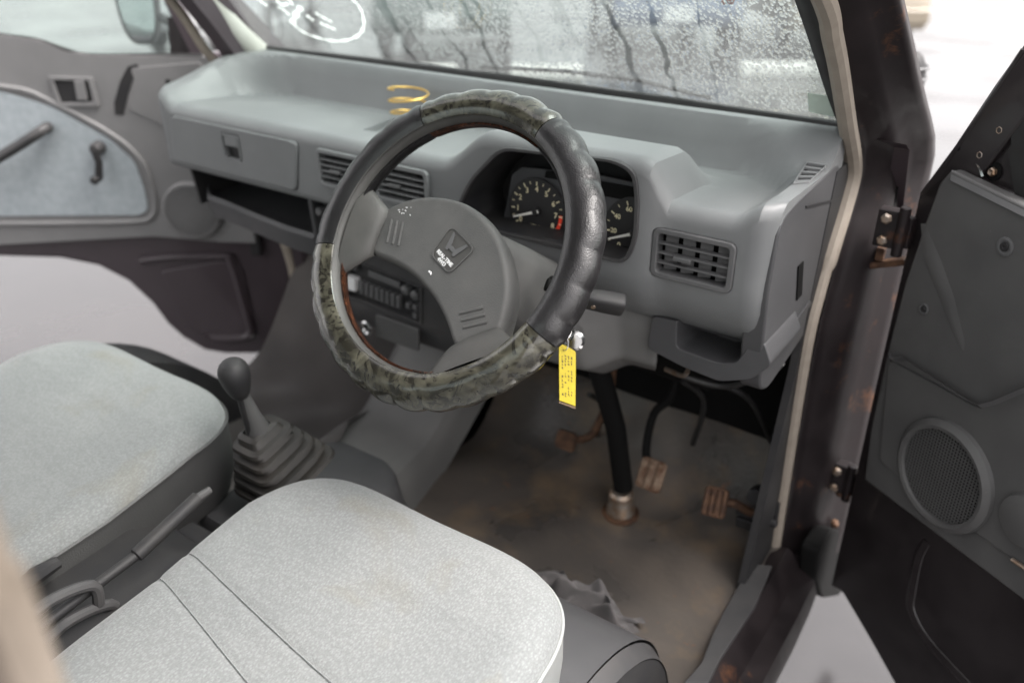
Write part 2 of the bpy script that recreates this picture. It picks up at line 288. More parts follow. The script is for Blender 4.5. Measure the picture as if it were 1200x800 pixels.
# ------------------------------------------------------------------ mesh helpers
FR = {}
class MB:
    def __init__(s): s.v = []; s.f = []
    def add(s, vs, fs):
        b = len(s.v); s.v += [Vector(v) for v in vs]; s.f += [tuple(i + b for i in f) for f in fs]; return s
    def box(s, c, size, rot=None):
        c = Vector(c); vs = []
        for x in (-.5, .5):
            for y in (-.5, .5):
                for z in (-.5, .5):
                    p = Vector((x * size[0], y * size[1], z * size[2]))
                    if rot is not None: p = rot @ p
                    vs.append(c + p)
        return s.add(vs, [(0, 1, 3, 2), (4, 6, 7, 5), (0, 4, 5, 1), (2, 3, 7, 6), (0, 2, 6, 4), (1, 5, 7, 3)])
    def prism(s, poly, off):                      # poly: 3-D outline, off: thickness vector
        n = len(poly); off = Vector(off); a = [Vector(p) for p in poly]; b = [p + off for p in a]
        return s.add(a + b, [tuple(range(n))[::-1], tuple(range(n, 2 * n))] + [(i, (i + 1) % n, n + (i + 1) % n, n + i) for i in range(n)])
    def ring(s, outer, inner, off):               # frame between two outlines of equal count
        n = len(outer); off = Vector(off); o = [Vector(p) for p in outer]; i_ = [Vector(p) for p in inner]
        vs = o + i_ + [p + off for p in o] + [p + off for p in i_]; fs = []
        for k in range(n):
            j = (k + 1) % n
            fs += [(k, j, n + j, n + k), (2 * n + k, 3 * n + k, 3 * n + j, 2 * n + j), (k, 2 * n + k, 2 * n + j, j), (n + k, n + j, 3 * n + j, 3 * n + k)]
        return s.add(vs, fs)
    def grid(s, fn, nu, nv, cu=False, cv=False, flip=False):
        vs = [fn(i / (nu if cu else nu - 1), j / (nv if cv else nv - 1)) for i in range(nu) for j in range(nv)]; fs = []
        for i in range(nu if cu else nu - 1):
            for j in range(nv if cv else nv - 1):
                q = (i * nv + j, ((i + 1) % nu) * nv + j, ((i + 1) % nu) * nv + (j + 1) % nv, i * nv + (j + 1) % nv)
                fs.append(q[::-1] if flip else q)
        return s.add(vs, fs)
    def tube(s, path, r, n=10, cap=True, closed=False):
        path = [Vector(p) for p in path]; m = len(path); rs = r if isinstance(r, (list, tuple)) else [r] * m
        vs = []; up = None
        for i, p in enumerate(path):
            if closed: t = path[(i + 1) % m] - path[i - 1]
            else: t = path[min(i + 1, m - 1)] - path[max(i - 1, 0)]
            t.normalize()
            if up is None: up = t.orthogonal().normalized()
            up = (up - t * up.dot(t)); up = up.normalized() if up.length > 1e-6 else t.orthogonal().normalized()
            w = t.cross(up)
            for k in range(n):
                a = 2 * math.pi * k / n; vs.append(p + (up * math.cos(a) + w * math.sin(a)) * rs[i])
        fs = []
        for i in range(m if closed else m - 1):
            for k in range(n): fs.append((i * n + k, i * n + (k + 1) % n, ((i + 1) % m) * n + (k + 1) % n, ((i + 1) % m) * n + k))
        if cap and not closed: fs += [tuple(range(n))[::-1], tuple(range((m - 1) * n, m * n))]
        return s.add(vs, fs)
    def lathe(s, prof, org, axis, n=24, sx=1):    # prof: (radius, height) along axis
        org = Vector(org); axis = Vector(axis).normalized(); a = axis.orthogonal().normalized(); b = axis.cross(a); vs = []; m = len(prof)
        for r, h in prof:
            for k in range(n):
                t = 2 * math.pi * k / n; vs.append(org + axis * h + (a * math.cos(t) + b * math.sin(t) * sx) * max(r, 1e-5))
        fs = [(i * n + k, i * n + (k + 1) % n, (i + 1) * n + (k + 1) % n, (i + 1) * n + k) for i in range(m - 1) for k in range(n)]
        fs += [tuple(range(n))[::-1], tuple(range((m - 1) * n, m * n))]
        return s.add(vs, fs)
    def build(s, name, m, parent=None, bevel=0, ang=35, seg=2, sub=0, **tags):
        me = bpy.data.meshes.new(name); fr = FR.get(parent) if parent else None
        vs = s.v
        if fr is not None: inv = fr.inverted(); vs = [inv @ v for v in vs]; org = None
        else:
            lo = [min(v[i] for v in vs) for i in range(3)]; hi = [max(v[i] for v in vs) for i in range(3)]
            org = Vector(((lo[0] + hi[0]) / 2, (lo[1] + hi[1]) / 2, lo[2])); vs = [v - org for v in vs]
        me.from_pydata([tuple(v) for v in vs], [], s.f); me.validate(); me.update()
        bm = bmesh.new(); bm.from_mesh(me); bmesh.ops.recalc_face_normals(bm, faces=bm.faces); bm.to_mesh(me); bm.free()
        for p in me.polygons: p.use_smooth = True
        if not bevel: me.set_sharp_from_angle(angle=R_(ang))
        if m: me.materials.append(MT[m] if isinstance(m, str) else m)
        o = bpy.data.objects.new(name, me); COL.objects.link(o)
        if parent: o.parent = parent; FR[o] = fr
        else: o.location = org; FR[o] = Matrix.Translation(org)
        if bevel:
            b = o.modifiers.new('bevel', 'BEVEL'); b.width = bevel; b.segments = seg; b.limit_method = 'ANGLE'; b.angle_limit = R_(ang); b.harden_normals = True
        if sub:
            b = o.modifiers.new('sub', 'SUBSURF'); b.levels = sub; b.render_levels = sub
        for k, v in tags.items(): o[k] = v
        return o
def thing(name, label, cat, loc, group=None, rot=None):
    o = bpy.data.objects.new(name, None); COL.objects.link(o); o.empty_display_size = .05
    M = Matrix.Translation(Vector(loc)) @ (rot.to_4x4() if rot is not None else Matrix())
    o.matrix_world = M; FR[o] = M; o['label'] = label; o['category'] = cat
    if name in ('door', 'column_housing', 'seat'): o['kind'] = 'thing'
    if group: o['group'] = group
    return o
def boolean(o, cutters):
    """cut meshes (MB in world space) out of object o"""
    tmp = []
    for c in cutters:
        k = c.build('cutter', None); tmp.append(k)
        md = o.modifiers.new('cut', 'BOOLEAN'); md.operation = 'DIFFERENCE'; md.solver = 'EXACT'; md.object = k
    bpy.context.view_layer.update()
    dg = bpy.context.evaluated_depsgraph_get(); me = bpy.data.meshes.new_from_object(o.evaluated_get(dg)); old = o.data
    o.modifiers.clear(); o.data = me
    for p in me.polygons: p.use_smooth = True
    me.set_sharp_from_angle(angle=R_(32))
    for k in tmp: m = k.data; bpy.data.objects.remove(k); bpy.data.meshes.remove(m)
    bpy.data.meshes.remove(old)
def rrect(cx, cz, w, h, r, n=4, f=lambda x, z: (x, z)):
    out = []
    for sx, sz, a0 in ((1, 1, 0), (-1, 1, 90), (-1, -1, 180), (1, -1, 270)):
        for k in range(n + 1):
            a = R_(a0 + 90 * k / n); out.append(f(cx + sx * (w / 2 - r) + r * math.cos(a), cz + sz * (h / 2 - r) + r * math.sin(a)))
    return out
def roundpoly(pts, r, n=4):
    """round the corners of a closed polygon of Vectors"""
    out = []; m = len(pts)
    for i in range(m):
        p = Vector(pts[i]); a = Vector(pts[i - 1]) - p; b = Vector(pts[(i + 1) % m]) - p
        d = min(r, a.length * .45, b.length * .45); A = p + a.normalized() * d; B = p + b.normalized() * d
        for k in range(n + 1):
            t = k / n; out.append(A * (1 - t) ** 2 + p * 2 * t * (1 - t) + B * t * t)
    return out
def smoothpath(pts, n=6):
    pts = [Vector(p) for p in pts]; out = []
    for i in range(len(pts) - 1):
        p0, p1, p2, p3 = pts[max(i - 1, 0)], pts[i], pts[i + 1], pts[min(i + 2, len(pts) - 1)]
        for k in range(n):
            t = k / n; out.append(.5 * ((2 * p1) + (p2 - p0) * t + (2 * p0 - 5 * p1 + 4 * p2 - p3) * t * t + (3 * p1 - p0 - 3 * p2 + p3) * t ** 3))
    return out + [pts[-1]]
def text_mb(s, size, M, depth=.0004, bold=0):
    cu = bpy.data.curves.new('t', 'FONT'); cu.body = s; cu.size = size; cu.align_x = 'CENTER'; cu.align_y = 'CENTER'; cu.extrude = depth; cu.offset = bold; cu.resolution_u = 3
    o = bpy.data.objects.new('t', cu); COL.objects.link(o); bpy.context.view_layer.update()
    me = bpy.data.meshes.new_from_object(o.evaluated_get(bpy.context.evaluated_depsgraph_get()))
    mb = MB(); mb.add([M @ v.co for v in me.vertices], [tuple(p.vertices) for p in me.polygons])
    bpy.data.objects.remove(o); bpy.data.curves.remove(cu); bpy.data.meshes.remove(me); return mb
V = Vector
# ================================================================== THE SETTING: wet yard
def gz(u, v):
    x = (u - .5) * 240; y = (v - .5) * 240
    return V((x, y, .012 * math.sin(x * .7) * math.cos(y * .5) if abs(x) < 60 and abs(y) < 60 else 0))
g = MB().add([(-150, -150, 0), (150, -150, 0), (150, 150, 0), (-150, 150, 0)], [(0, 1, 2, 3)]).build('ground', 'asphalt', kind='structure')

# ================================================================== TRUCK CAB SHELL
cab = thing('truck_cab', 'dark plum kei truck cab shell with open door frames and wet windscreen', 'truck cab', (0, .65, .5))
FLZ = .58
# floor: flat pan rising into a toe board
def fz(x, y):
    z = FLZ + .006 * math.sin(x * 23 + 1) * math.sin(y * 19)
    z += .24 * sstep(1.16, 1.42, y) + .10 * sstep(1.14, 1.24, y) * 0
    return z
MB().grid(lambda u, v: V((lerp(-.03, .612, u), lerp(.50, 1.36, v), fz(lerp(-.03, .612, u), lerp(.5, 1.36, v)))), 40, 50).build('floor_mat', 'floor', cab)
def cz(x, y):
    z = .603 + .065 * sstep(-.25, -.17, x) + .26 * sstep(1.06, 1.34, y) + .004 * math.sin(x * 40) * math.sin(y * 31)
    return z
def carp(u, v):
    y = lerp(.5, 1.34, v); xr = -.150 - .03 * sstep(.9, 1.0, y) + .006 * math.sin(y * 30); x = lerp(-.615, xr, u)
    return V((x, y, cz(x, y) + .004))
MB().grid(carp, 44, 60).build('carpet', 'carpet', cab)
def tun(u, v):
    y = lerp(.5, 1.34, v); s = lerp(0, 1, u)
    xr = .012 - .03 * sstep(.85, 1.1, y)
    prof = [(0, -.24, .60), (.12, -.20, .655), (.2, -.16, .662), (.72, xr - .03, .662), (.82, xr - .008, .655), (.9, xr + .004, .63), (1, xr + .014, .575)]
    x = pw([(a, b) for a, b, c in prof], s); z = pw([(a, c) for a, b, c in prof], s)
    return V((x, y, z + (.20 * sstep(1.0, 1.3, y) if s < .95 else .15 * sstep(1.0, 1.3, y))))
MB().grid(tun, 40, 50).build('tunnel_cover', 'tunnel', cab)
# shell below: floor skin, fire wall, nose, seat box
MB().box((0, .66, .545), (1.30, 1.45, .03)).build('floor_pan', 'body', cab, bevel=.004)
fw = MB().prism([(-.66, 1.305, .56), (.66, 1.305, .56), (.66, 1.305, 1.27), (-.66, 1.305, 1.27)], (0, .03, 0)); fw.build('firewall', 'black', cab)
nose = [(1.255, 1.285), (1.29, 1.27), (1.345, 1.16), (1.385, .98), (1.395, .72), (1.37, .50), (1.34, .46)]
def nose_f(u, v):
    i = v * (len(nose) - 1); k = min(int(i), len(nose) - 2); y, z = [lerp(nose[k][q], nose[k + 1][q], i - k) for q in (0, 1)]
    x = lerp(-.67, .67, u); return V((x, y + .012 - .03 * abs(x / .67) ** 4, z))
MB().grid(nose_f, 30, 19).build('front_panel', 'bodyclean', cab)
MB().prism([(-.66, -.02, .56), (-.66, .50, .56), (-.66, .50, .80), (-.66, .44, .83), (-.66, -.02, .80)], (1.28, 0, 0)).build('seat_box', 'dark', cab, bevel=.012)
# wheel arch hump beside the driver's seat base, with its end rim
def archp(x0, x1, r, c, n=20, inner=None):
    mb = MB(); cy, cz_ = c
    prof = [(cy + r * math.cos(R_(a)), cz_ + r * math.sin(R_(a))) for a in [i * 120 / n - 8 for i in range(n + 1)]]
    mb.grid(lambda u, v: V((lerp(x0, x1, u), *prof[min(int(round(v * n)), n)])), 6, n + 1)
    return mb
AC = (.60, .535); AR = .245
arch = archp(.43, .565, AR, AC)
arch.add([V((.43, AC[0], AC[1]))] + [V((.43, AC[0] + AR * math.cos(R_(i * 6 - 8)), AC[1] + AR * math.sin(R_(i * 6 - 8)))) for i in range(21)], [(0, i, i + 1) for i in range(1, 21)])
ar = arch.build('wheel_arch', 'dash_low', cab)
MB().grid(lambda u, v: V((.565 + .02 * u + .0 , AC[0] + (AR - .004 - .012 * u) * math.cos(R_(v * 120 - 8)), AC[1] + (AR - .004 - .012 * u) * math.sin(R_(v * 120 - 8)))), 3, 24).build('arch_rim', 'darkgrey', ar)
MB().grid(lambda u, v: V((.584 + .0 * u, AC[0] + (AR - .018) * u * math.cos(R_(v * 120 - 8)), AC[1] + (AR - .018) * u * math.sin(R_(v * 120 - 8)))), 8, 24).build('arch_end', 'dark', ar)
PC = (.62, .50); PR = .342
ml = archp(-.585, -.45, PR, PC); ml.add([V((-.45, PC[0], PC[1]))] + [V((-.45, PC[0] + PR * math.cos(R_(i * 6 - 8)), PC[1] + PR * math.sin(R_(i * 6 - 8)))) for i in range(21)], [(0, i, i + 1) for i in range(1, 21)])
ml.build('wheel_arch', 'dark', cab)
# ---------------- door frame (driver side)
stripD = [PX(px, py, .605) for px, py in ((966, 0), (975, 40), (983, 80), (993, 145), (999, 180), (999, 205), (990, 240), (975, 290), (962, 335), (948, 390), (936, 460), (925, 530), (911, 620), (905, 662))]
pathD = [V((.575, .10, 1.80)), V((.58, .45, 1.815)), V((.585, .60, 1.76)), V((.595, .80, 1.60))] + stripD
pathD = smoothpath(pathD, 5)
MB().tube(pathD, [.0125 if p.z > 1.1 else .0095 for p in pathD], 10).build('weatherstrip', 'beige', cab)
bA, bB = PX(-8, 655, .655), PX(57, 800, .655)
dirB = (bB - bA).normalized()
MB().tube(smoothpath([V((.575, .10, 1.80)), V((.60, .075, 1.76)), V((.645, .068, 1.6)), bA - V((.007, .004, 0)), bB - V((.007, .004, 0)), V((.64, .07, .9)), V((.62, .10, .62))], 8), .011, 10).build('weatherstrip', 'beige_dimmed', cab)
# passenger side strip
sp = smoothpath([V((-.575, .10, 1.80)), V((-.58, .45, 1.815)), V((-.585, .62, 1.76)), V((-.6, .86, 1.6)), PX(200, 0, -.64), PX(250, 70, -.64), V((-.62, 1.23, 1.2)), V((-.62, 1.21, 1.0)), PX(330, 275, -.62), PX(341, 310, -.62), PX(349, 350, -.62), PX(357, 385, -.62), PX(355, 412, -.62)], 6)
MB().tube(sp, .0095, 10).build('weatherstrip', 'beige', cab)
# A pillars: lofted jamb
def strip_at(z, side):
    if side > 0:
        pts = sorted([(p.z, p.y) for p in stripD] + [(1.62, .80), (1.80, .56), (.48, 1.20)]); return pw(pts, z)
    pts = sorted([(.48, 1.255), (.69, 1.248), (.83, 1.242), (1.0, 1.22), (1.2, 1.20), (1.29, 1.135), (1.405, 1.05), (1.62, .85), (1.80, .58)]); return pw(pts, z)
def pillar(side):
    zs = [.50 + i * .035 for i in range(39)]
    def fn(u, v):
        z = zs[int(round(u * 38))]; ys = sum(strip_at(z + q_ * .02, side) for q_ in range(-4, 5)) / 9 + (.034 * math.exp(-((z - 1.245) / .07) ** 2) if side > 0 else 0)
        off = pw([(.5, .16), (1.02, .16), (1.34, .092), (1.49, .06), (1.85, .05)], z)
        k = pw([(.5, 1), (1.0, 1), (1.35, .58), (1.85, .5)], z)
        pr = [(-.012, .012), (.004, .004), (.016, .0), (.019, .016 * k), (.026, .020 * k), (.033, .030 * k), (.042, .038 * k), (.050, .050 * k), (.058, .066 * k), (.066, off * .80), (.080, off * .88), (.086, off), (.084, off + .03), (.06, off + .05), (-.012, off + .05)]
        if z > 1.2:
            q = sstep(1.2, 1.34, z); pr = [(a, lerp(b, min(b, off + .04), q)) for a, b in pr]
        a, b = pr[int(round(v * 14)) % 15]
        lean = pw([(1.25, 0), (1.85, -.05)], z)
        return V((side * (.60 + a + lean), ys + b, z))
    mb = MB(); n = 15
    vs = [fn(i / 38, j / 14) for i in range(39) for j in range(n)]
    fs = [(i * n + j, (i + 1) * n + j, (i + 1) * n + (j + 1) % n, i * n + (j + 1) % n) for i in range(38) for j in range(n)]
    fs += [tuple(range(n)), tuple(range(38 * n, 39 * n))]
    return mb.add(vs, fs)
pD = pillar(1).build('pillar', 'body', cab, ang=75, label='dark glossy pillar with rust beside the open driver door')
pP = pillar(-1).build('pillar', 'bodyclean', cab, ang=50)
# interior trim on the passenger pillar
tr0 = [V((-.60, 1.21, 1.285)), V((-.605, 1.145, 1.36)), V((-.602, 1.07, 1.45)), V((-.59, .92, 1.62)), V((-.57, .70, 1.80))]
MB().tube(smoothpath(tr0, 5), [.030] * 21, 12).build('pillar_trim', 'headliner', cab)
# B pillars, roof, back wall
for s in (1, -1):
    mb = MB(); sec = [(.60, .06), (.66, .065), (.685, .03), (.685, -.06), (.60, -.06)]
    vs = []
    for z in (.56, .9, 1.3, 1.5, 1.7, 1.84):
        l = pw([(1.25, 0), (1.84, -.06)], z); vs += [V((s * (a + l), b - .0, z)) for a, b in sec]
    fs = [(i * 5 + j, (i + 1) * 5 + j, (i + 1) * 5 + (j + 1) % 5, i * 5 + (j + 1) % 5) for i in range(5) for j in range(5)]
    mb.add(vs, fs + [(0, 1, 2, 3, 4), (25, 26, 27, 28, 29)]).build('pillar', 'bodyclean', cab, bevel=.006)
def roof(u, v):
    x = lerp(-.615, .615, u); y = lerp(-.06, .62, v); return V((x, y, 1.80 + .075 * (1 - abs(x / .615) ** 4) * (1 - .6 * (abs(v - .45) / .55) ** 4)))
MB().grid(roof, 24, 14).grid(lambda u, v: roof(u, v) - V((0, 0, .03)), 24, 14).build('roof', 'bodyclean', cab)
wallo = [V((-.66, -.06, .56)), V((.66, -.06, .56)), V((.61, -.06, 1.82)), V((-.61, -.06, 1.82))]
walli = [V((-.52, -.06, 1.28)), V((.52, -.06, 1.28)), V((.48, -.06, 1.72)), V((-.48, -.06, 1.72))]
bw = MB().ring(wallo, walli, (0, .03, 0)).build('back_wall', 'headliner', cab)
MB().prism([p + V((0, .013, 0)) for p in walli], (0, .004, 0)).build('rear_window', 'glass', bw)
# sills
for s in (1, -1):
    y1 = 1.20 if s > 0 else 1.26
    mb = MB(); sec = [(.605, .583), (.628, .592), (.640, .583), (.655, .56), (.682, .545), (.69, .52), (.685, .47), (.605, .47)]
    n = len(sec); ys = [.05, .3, .6, .9, 1.1, y1]
    vs = [V((s * (a + (.004 * math.sin(y * 31))), y, z)) for y in ys for a, z in sec]
    fs = [(i * n + j, (i + 1) * n + j, (i + 1) * n + (j + 1) % n, i * n + (j + 1) % n) for i in range(5) for j in range(n)]
    mb.add(vs, fs + [tuple(range(n)), tuple(range(5 * n, 6 * n))]).build('sill', 'rusty_body', cab, ang=25)
# grey sill plate on the driver side
q = [PZ(px, py, .600) for px, py in ((905, 662), (880, 660), (848, 715), (835, 742), (822, 775), (800, 800), (830, 800), (845, 770), (885, 710))]
MB().prism(q, (0, 0, -.008)).build('sill_plate', 'darkgrey', cab, bevel=.002)
MB().prism([(.17, 1.14, .985), (.17, 1.12, .93), (.17, 1.17, .86), (.17, 1.30, .84), (.17, 1.30, 1.05), (.17, 1.14, 1.05)], (.30, 0, 0)).build('shade_box', 'black', cab, bevel=.01)  # black box added under the dash to shade the footwell
for k_, (a_, b_, c_) in enumerate((((800, 446), (825, 470), (812, 520)), ((845, 450), (880, 470), (905, 520)), ((690, 462), (706, 475), (700, 510)))):
    MB().tube(smoothpath([PY(*a_, 1.16), PY(*b_, 1.2), PY(*c_, 1.24)], 6), .005, 8).build('wire_loom', 'rubber', cab)
# kick panels beside the footwell
MB().prism([(.590, 1.06, .58), (.590, 1.31, .58), (.590, 1.31, 1.25), (.590, 1.18, 1.25), (.590, 1.15, .95)], (.012, 0, 0)).build('kick_panel', 'dark', cab)
MB().prism([(-.600, 1.262, .60), (-.600, 1.31, .60), (-.600, 1.31, 1.25), (-.600, 1.262, 1.25)], (-.010, 0, 0)).build('kick_panel', 'dark', cab)
# hinges and check strap on the driver's pillar
def hinge(px, py, parent, big=True):
    c = PX(px, py, .672); mb = MB()
    mb.box(c + V((-.004, .006, 0)), (.03, .022, .055))
    mb.tube([c + V((.016, -.006, -.036)), c + V((.016, -.006, .036))], .008, 10)
    mb.box(c + V((.022, .0, 0)), (.02, .012, .045), Matrix.Rotation(R_(-30), 3, 'Z'))
    o = mb.build('hinge', 'body', parent, bevel=.002)
    for dz in (-.016, .016): MB().lathe([(.0075, 0), (.0075, .005), (.005, .007)], c + V((-.006, -.006, dz)), (0, -1, 0), 6).build('bolt', 'steel', o)
    return o
hinge(1043, 268, pD); hinge(985, 560, pD)
c = PX(1040, 308, .675); MB().box(c, (.05, .016, .010), Matrix.Rotation(R_(-20), 3, 'Y')).box(c + V((-.012, 0, .012)), (.012, .014, .02)).build('check_strap', 'rust', pD, bevel=.002)
c = PX(1018, 375, .645); MB().lathe([(.016, 0), (.016, .006), (.010, .012), (.006, .013)], c, (0.3, -1, 0), 14).build('rubber_plug', 'rubber', pD)
MB().tube(smoothpath([PX(985, 590, .67), PX(975, 630, .665), PX(960, 655, .66)], 5), .006, 8).build('wire', 'rubber', pD)
for (px, py, r) in ((985, 575, .009), (992, 600, .008), (978, 612, .007)):
    MB().lathe([(r, 0), (r, .008), (r * .5, .012)], PX(px, py, .672), (.3, -1, .2), 10).build('bolt', 'rust', pD)
MB().prism(roundpoly([PX(px, py, .650) for px, py in ((938, 636), (955, 612), (988, 618), (1000, 640), (986, 668), (966, 691), (946, 693), (936, 670))], .02, 4), (.03, 0, 0)).build('mudguard', 'black', cab, bevel=.004)
# dark mirror pod seen past the pillar, standing on the front panel
c = CAM + ray(1066, 96) * 1.62
mp_ = MB()
def pod(u, v):
    a = 2 * math.pi * u; b = math.pi * v - math.pi / 2
    return c + V((  .026 * math.cos(a) * math.cos(b), .040 * math.sin(a) * math.cos(b), .062 * math.sin(b) * (1 if b < 0 else .9)))
mp_.grid(pod, 20, 12, cu=True)
po = mp_.build('mirror_pod', 'dark', cab)
MB().tube(smoothpath([c + V((.0, -.02, .05)), c + V((-.01, -.02, .075)), c + V((-.04, -.05, .07)), c + V((-.08, -.14, 0)), V((.50, 1.36, 1.15))], 5), .004, 8).build('mirror_arm', 'rubber', po)
for k, dz in enumerate((.028, .008)):
    MB().tube([c + V((  .0272 * math.cos(R_(a)), .041 * math.sin(R_(a)), dz)) for a in range(-150, 60, 15)], .003, 6).build('chrome_band', 'midgrey', po)
# ---------------- windscreen
def ws(u, v, o=0):
    x = lerp(-.60, .60, u); z = lerp(1.292, 1.83, v); xx = x * lerp(1, .92, v)
    return V((xx, 1.220 - .80 * (z - 1.298) + .022 * (1 - (x / .60) ** 2) + o * .78, z + o * .62))
wsO = MB().grid(ws, 30, 20)
glass = wsO.build('windscreen', 'windscreen', cab)
if glass.data.polygons[0].normal.y > 0: glass.data.flip_normals()
# keep texture space at the glass base: shift the object origin
off = Vector((0, 1.2, 1.292)) - FR[cab].translation
for v_ in glass.data.vertices: v_.co -= off
glass.location = off; FR[glass] = Matrix.Translation(Vector((0, 1.2, 1.292)))
bd = [ws(i / 30, 0) for i in range(31)] + [ws(1, i / 20) for i in range(1, 21)] + [ws(1 - i / 30, 1) for i in range(1, 31)] + [ws(0, 1 - i / 20) for i in range(1, 20)]
MB().tube([p + V((0, -.010, .009 - 0 * p.x)) for p in bd], .0085, 8, closed=True).build('rubber_seal', 'rubber', glass)
def onglass(px, py, o=.004):
    d = ray(px, py); t = 1.0
    for _ in range(40):
        p = CAM + d * t; yy = 1.220 - .80 * (p.z - 1.298) + .022 * (1 - (p.x / .60) ** 2); e = yy - p.y; t += e * .5
    p = CAM + d * t; return p + V((0, .78, .62)) * o
def flatstroke(pts, w, parent, name='chalk_marking', m='chalk'):
    P = smoothpath([onglass(*p) for p in pts], 5); N = V((0, .78, .62)); mb = MB(); vs = []
    for i, p in enumerate(P):
        t = (P[min(i + 1, len(P) - 1)] - P[max(i - 1, 0)]).normalized(); s_ = t.cross(N) * (w / 2 * (.8 + .35 * math.sin(i * 1.7)))
        vs += [p + s_, p - s_]
    mb.add(vs, [(2 * i, 2 * i + 1, 2 * i + 3, 2 * i + 2) for i in range(len(P) - 1)]); return mb.build(name, m, parent)
for pts, w in (([(342, 30), (355, 40), (378, 48), (400, 50), (418, 44), (425, 32), (422, 14), (412, 2), (398, -6)], .0065), ([(358, 20), (366, 26)], .009), ([(368, 17), (380, 24), (388, 28)], .0065), ([(374, 29), (383, 33), (392, 37)], .0065),
               ([(300, 0), (306, 5), (312, 9)], .008), ([(322, 3), (330, 8), (336, 6)], .009), ([(324, 10), (332, 14), (338, 20)], .007), ([(330, -2), (338, 2), (341, 8)], .008), ([(341, 30), (346, 18), (352, 10)], .013)):
    flatstroke(pts, w, glass)
flatstroke([(844, 0), (846, 5), (848, 8)], .004, glass, 'red_marking', 'red_print'); flatstroke([(852, 0), (857, 1), (858, 5), (853, 7), (851, 3), (856, 4)], .003, glass, 'red_marking', 'red_print')
sk = bpy.data.materials.new('pale sticker'); sk.use_nodes = True; sk.node_tree.nodes['Principled BSDF'].inputs['Base Color'].default_value = (.62, .72, .64, 1); sk.node_tree.nodes['Principled BSDF'].inputs['Alpha'].default_value = .6; sk.node_tree.nodes['Principled BSDF'].inputs['Transmission Weight'].default_value = 0
MB().prism([onglass(px, py, -.004) for px, py in ((948, 106), (986, 112), (988, 136), (949, 128))], (0, -.0005, -.0004)).build('sticker', sk, glass)
# wiper arm low on the outside of the glass
MB().tube([onglass(830, 122, .012), onglass(740, 100, .012), onglass(660, 90, .012), onglass(560, 84, .012)], .0035, 6).build('wiper', 'rubber', glass)
# ================================================================== DASHBOARD
dash = thing('dashboard', 'long grey plastic dashboard with air vents and dials below the windscreen', 'dashboard', (0, 1.1, 1.0))
def hoodramp(x): return sstep(.095, .195, x) * (1 - sstep(.432, .468, x))
def H(x, y):
    fl = 1.239 - .05 * (y - .97)
    # signed distance outside the tray (open to the front)
    x0, x1, yb, r = -.552, .556, 1.166, .10
    dx = max(x0 + r - x, x - (x1 - r)); dy = y - (yb - r)
    d = (math.hypot(max(dx, 0), max(dy, 0)) - r) if (dx > 0 or dy > 0) else -r
    top = lerp(1.262, 1.303, sstep(.95, 1.17, y)) if x < 0 else lerp(1.259, 1.303, sstep(1.14, 1.2, y)); z = fl + (top - fl) * sstep(-.006, .026, d)
    hd = hoodramp(x) * (1 - sstep(1.03, 1.13, y)) * .054
    return max(z, fl + hd) if hd > .002 else z
def dprof(x):
    hr = hoodramp(x); e = max(0, abs(x) - .575) / .025
    yf = .948 - .010 * hr + .022 * e * e; rt = .020; drv = sstep(.04, .12, x)
    rc = lerp(.016, .092, drv); zb = lerp(1.118, 1.050, drv); zt = H(x, yf + rt)
    pts = [(1.208, zb), (1.12, zb)]
    pts += [(yf + rc - rc * math.sin(R_(a)), zb + rc - rc * math.cos(R_(a))) for a in range(0, 91, 15)]
    z0, z1 = zb + rc, zt - rt
    pts += [(yf, lerp(z0, z1, k / 5)) for k in range(1, 5)]
    pts += [(yf + rt - rt * math.cos(R_(a)), zt - rt + rt * math.sin(R_(a))) for a in range(0, 91, 15)]
    for k in range(1, 34):
        y = lerp(yf + rt, 1.208, k / 33); pts.append((y, H(x, y)))
    return pts
xs = [-.600, -.597, -.59, -.58] + [lerp(-.57, .57, i / 96) for i in range(97)] + [.58, .59, .597, .600]
npf = len(dprof(0)); vs = [V((x, y, z)) for x in xs for y, z in dprof(x)]; m_ = len(xs)
fs = [(i * npf + j, (i + 1) * npf + j, (i + 1) * npf + (j + 1) % npf, i * npf + (j + 1) % npf) for i in range(m_ - 1) for j in range(npf)]
fs += [tuple(range(npf)), tuple(range((m_ - 1) * npf, m_ * npf))]
shell = MB().add(vs, fs).build('dash_shell', 'dash', dash)
def xz(poly, y, dy): return MB().prism([V((p[0], y, p[1])) for p in poly], (0, dy, 0))
# opening outlines on the front face
clu = [PY(px, py, .940) for px, py in ((588, 172), (722, 187), (746, 200), (750, 230), (748, 280), (735, 306), (640, 291), (545, 262), (538, 240), (552, 210))]
clu = [V((p.x, .940, p.z)) for p in clu]; clu[5].z = clu[6].z = clu[7].z = 1.153
cluR = roundpoly(clu, .02, 4)
VENTS = [(-.107, 1.187, .113, .064), (.020, 1.187, .113, .064), (.503, 1.176, .112, .068)]
glo = [PY(px, py, .948) for px, py in ((214, 137), (356, 166), (346, 219), (204, 190))]
glo = [V((-.548, .948, 1.221)), V((-.205, .948, 1.221)), V((-.222, .948, 1.133)), V((-.560, .948, 1.133))]
gloR = roundpoly(glo, .012, 3)
cuts = [MB().prism([p + V((0, -.08, 0)) for p in cluR], (0, .20, 0))]
for cx, cz_, w, hh in VENTS: cuts.append(xz(rrect(cx, cz_, w, hh, .010), .90, .085))
def scale_poly(P, k):
    c = sum(P, V((0, 0, 0))) / len(P); return [c + (p - c).normalized() * ((p - c).length + k) for p in P]
cuts.append(MB().prism([p + V((0, -.05, 0)) for p in scale_poly(gloR, .0022)], (0, .075, 0)))
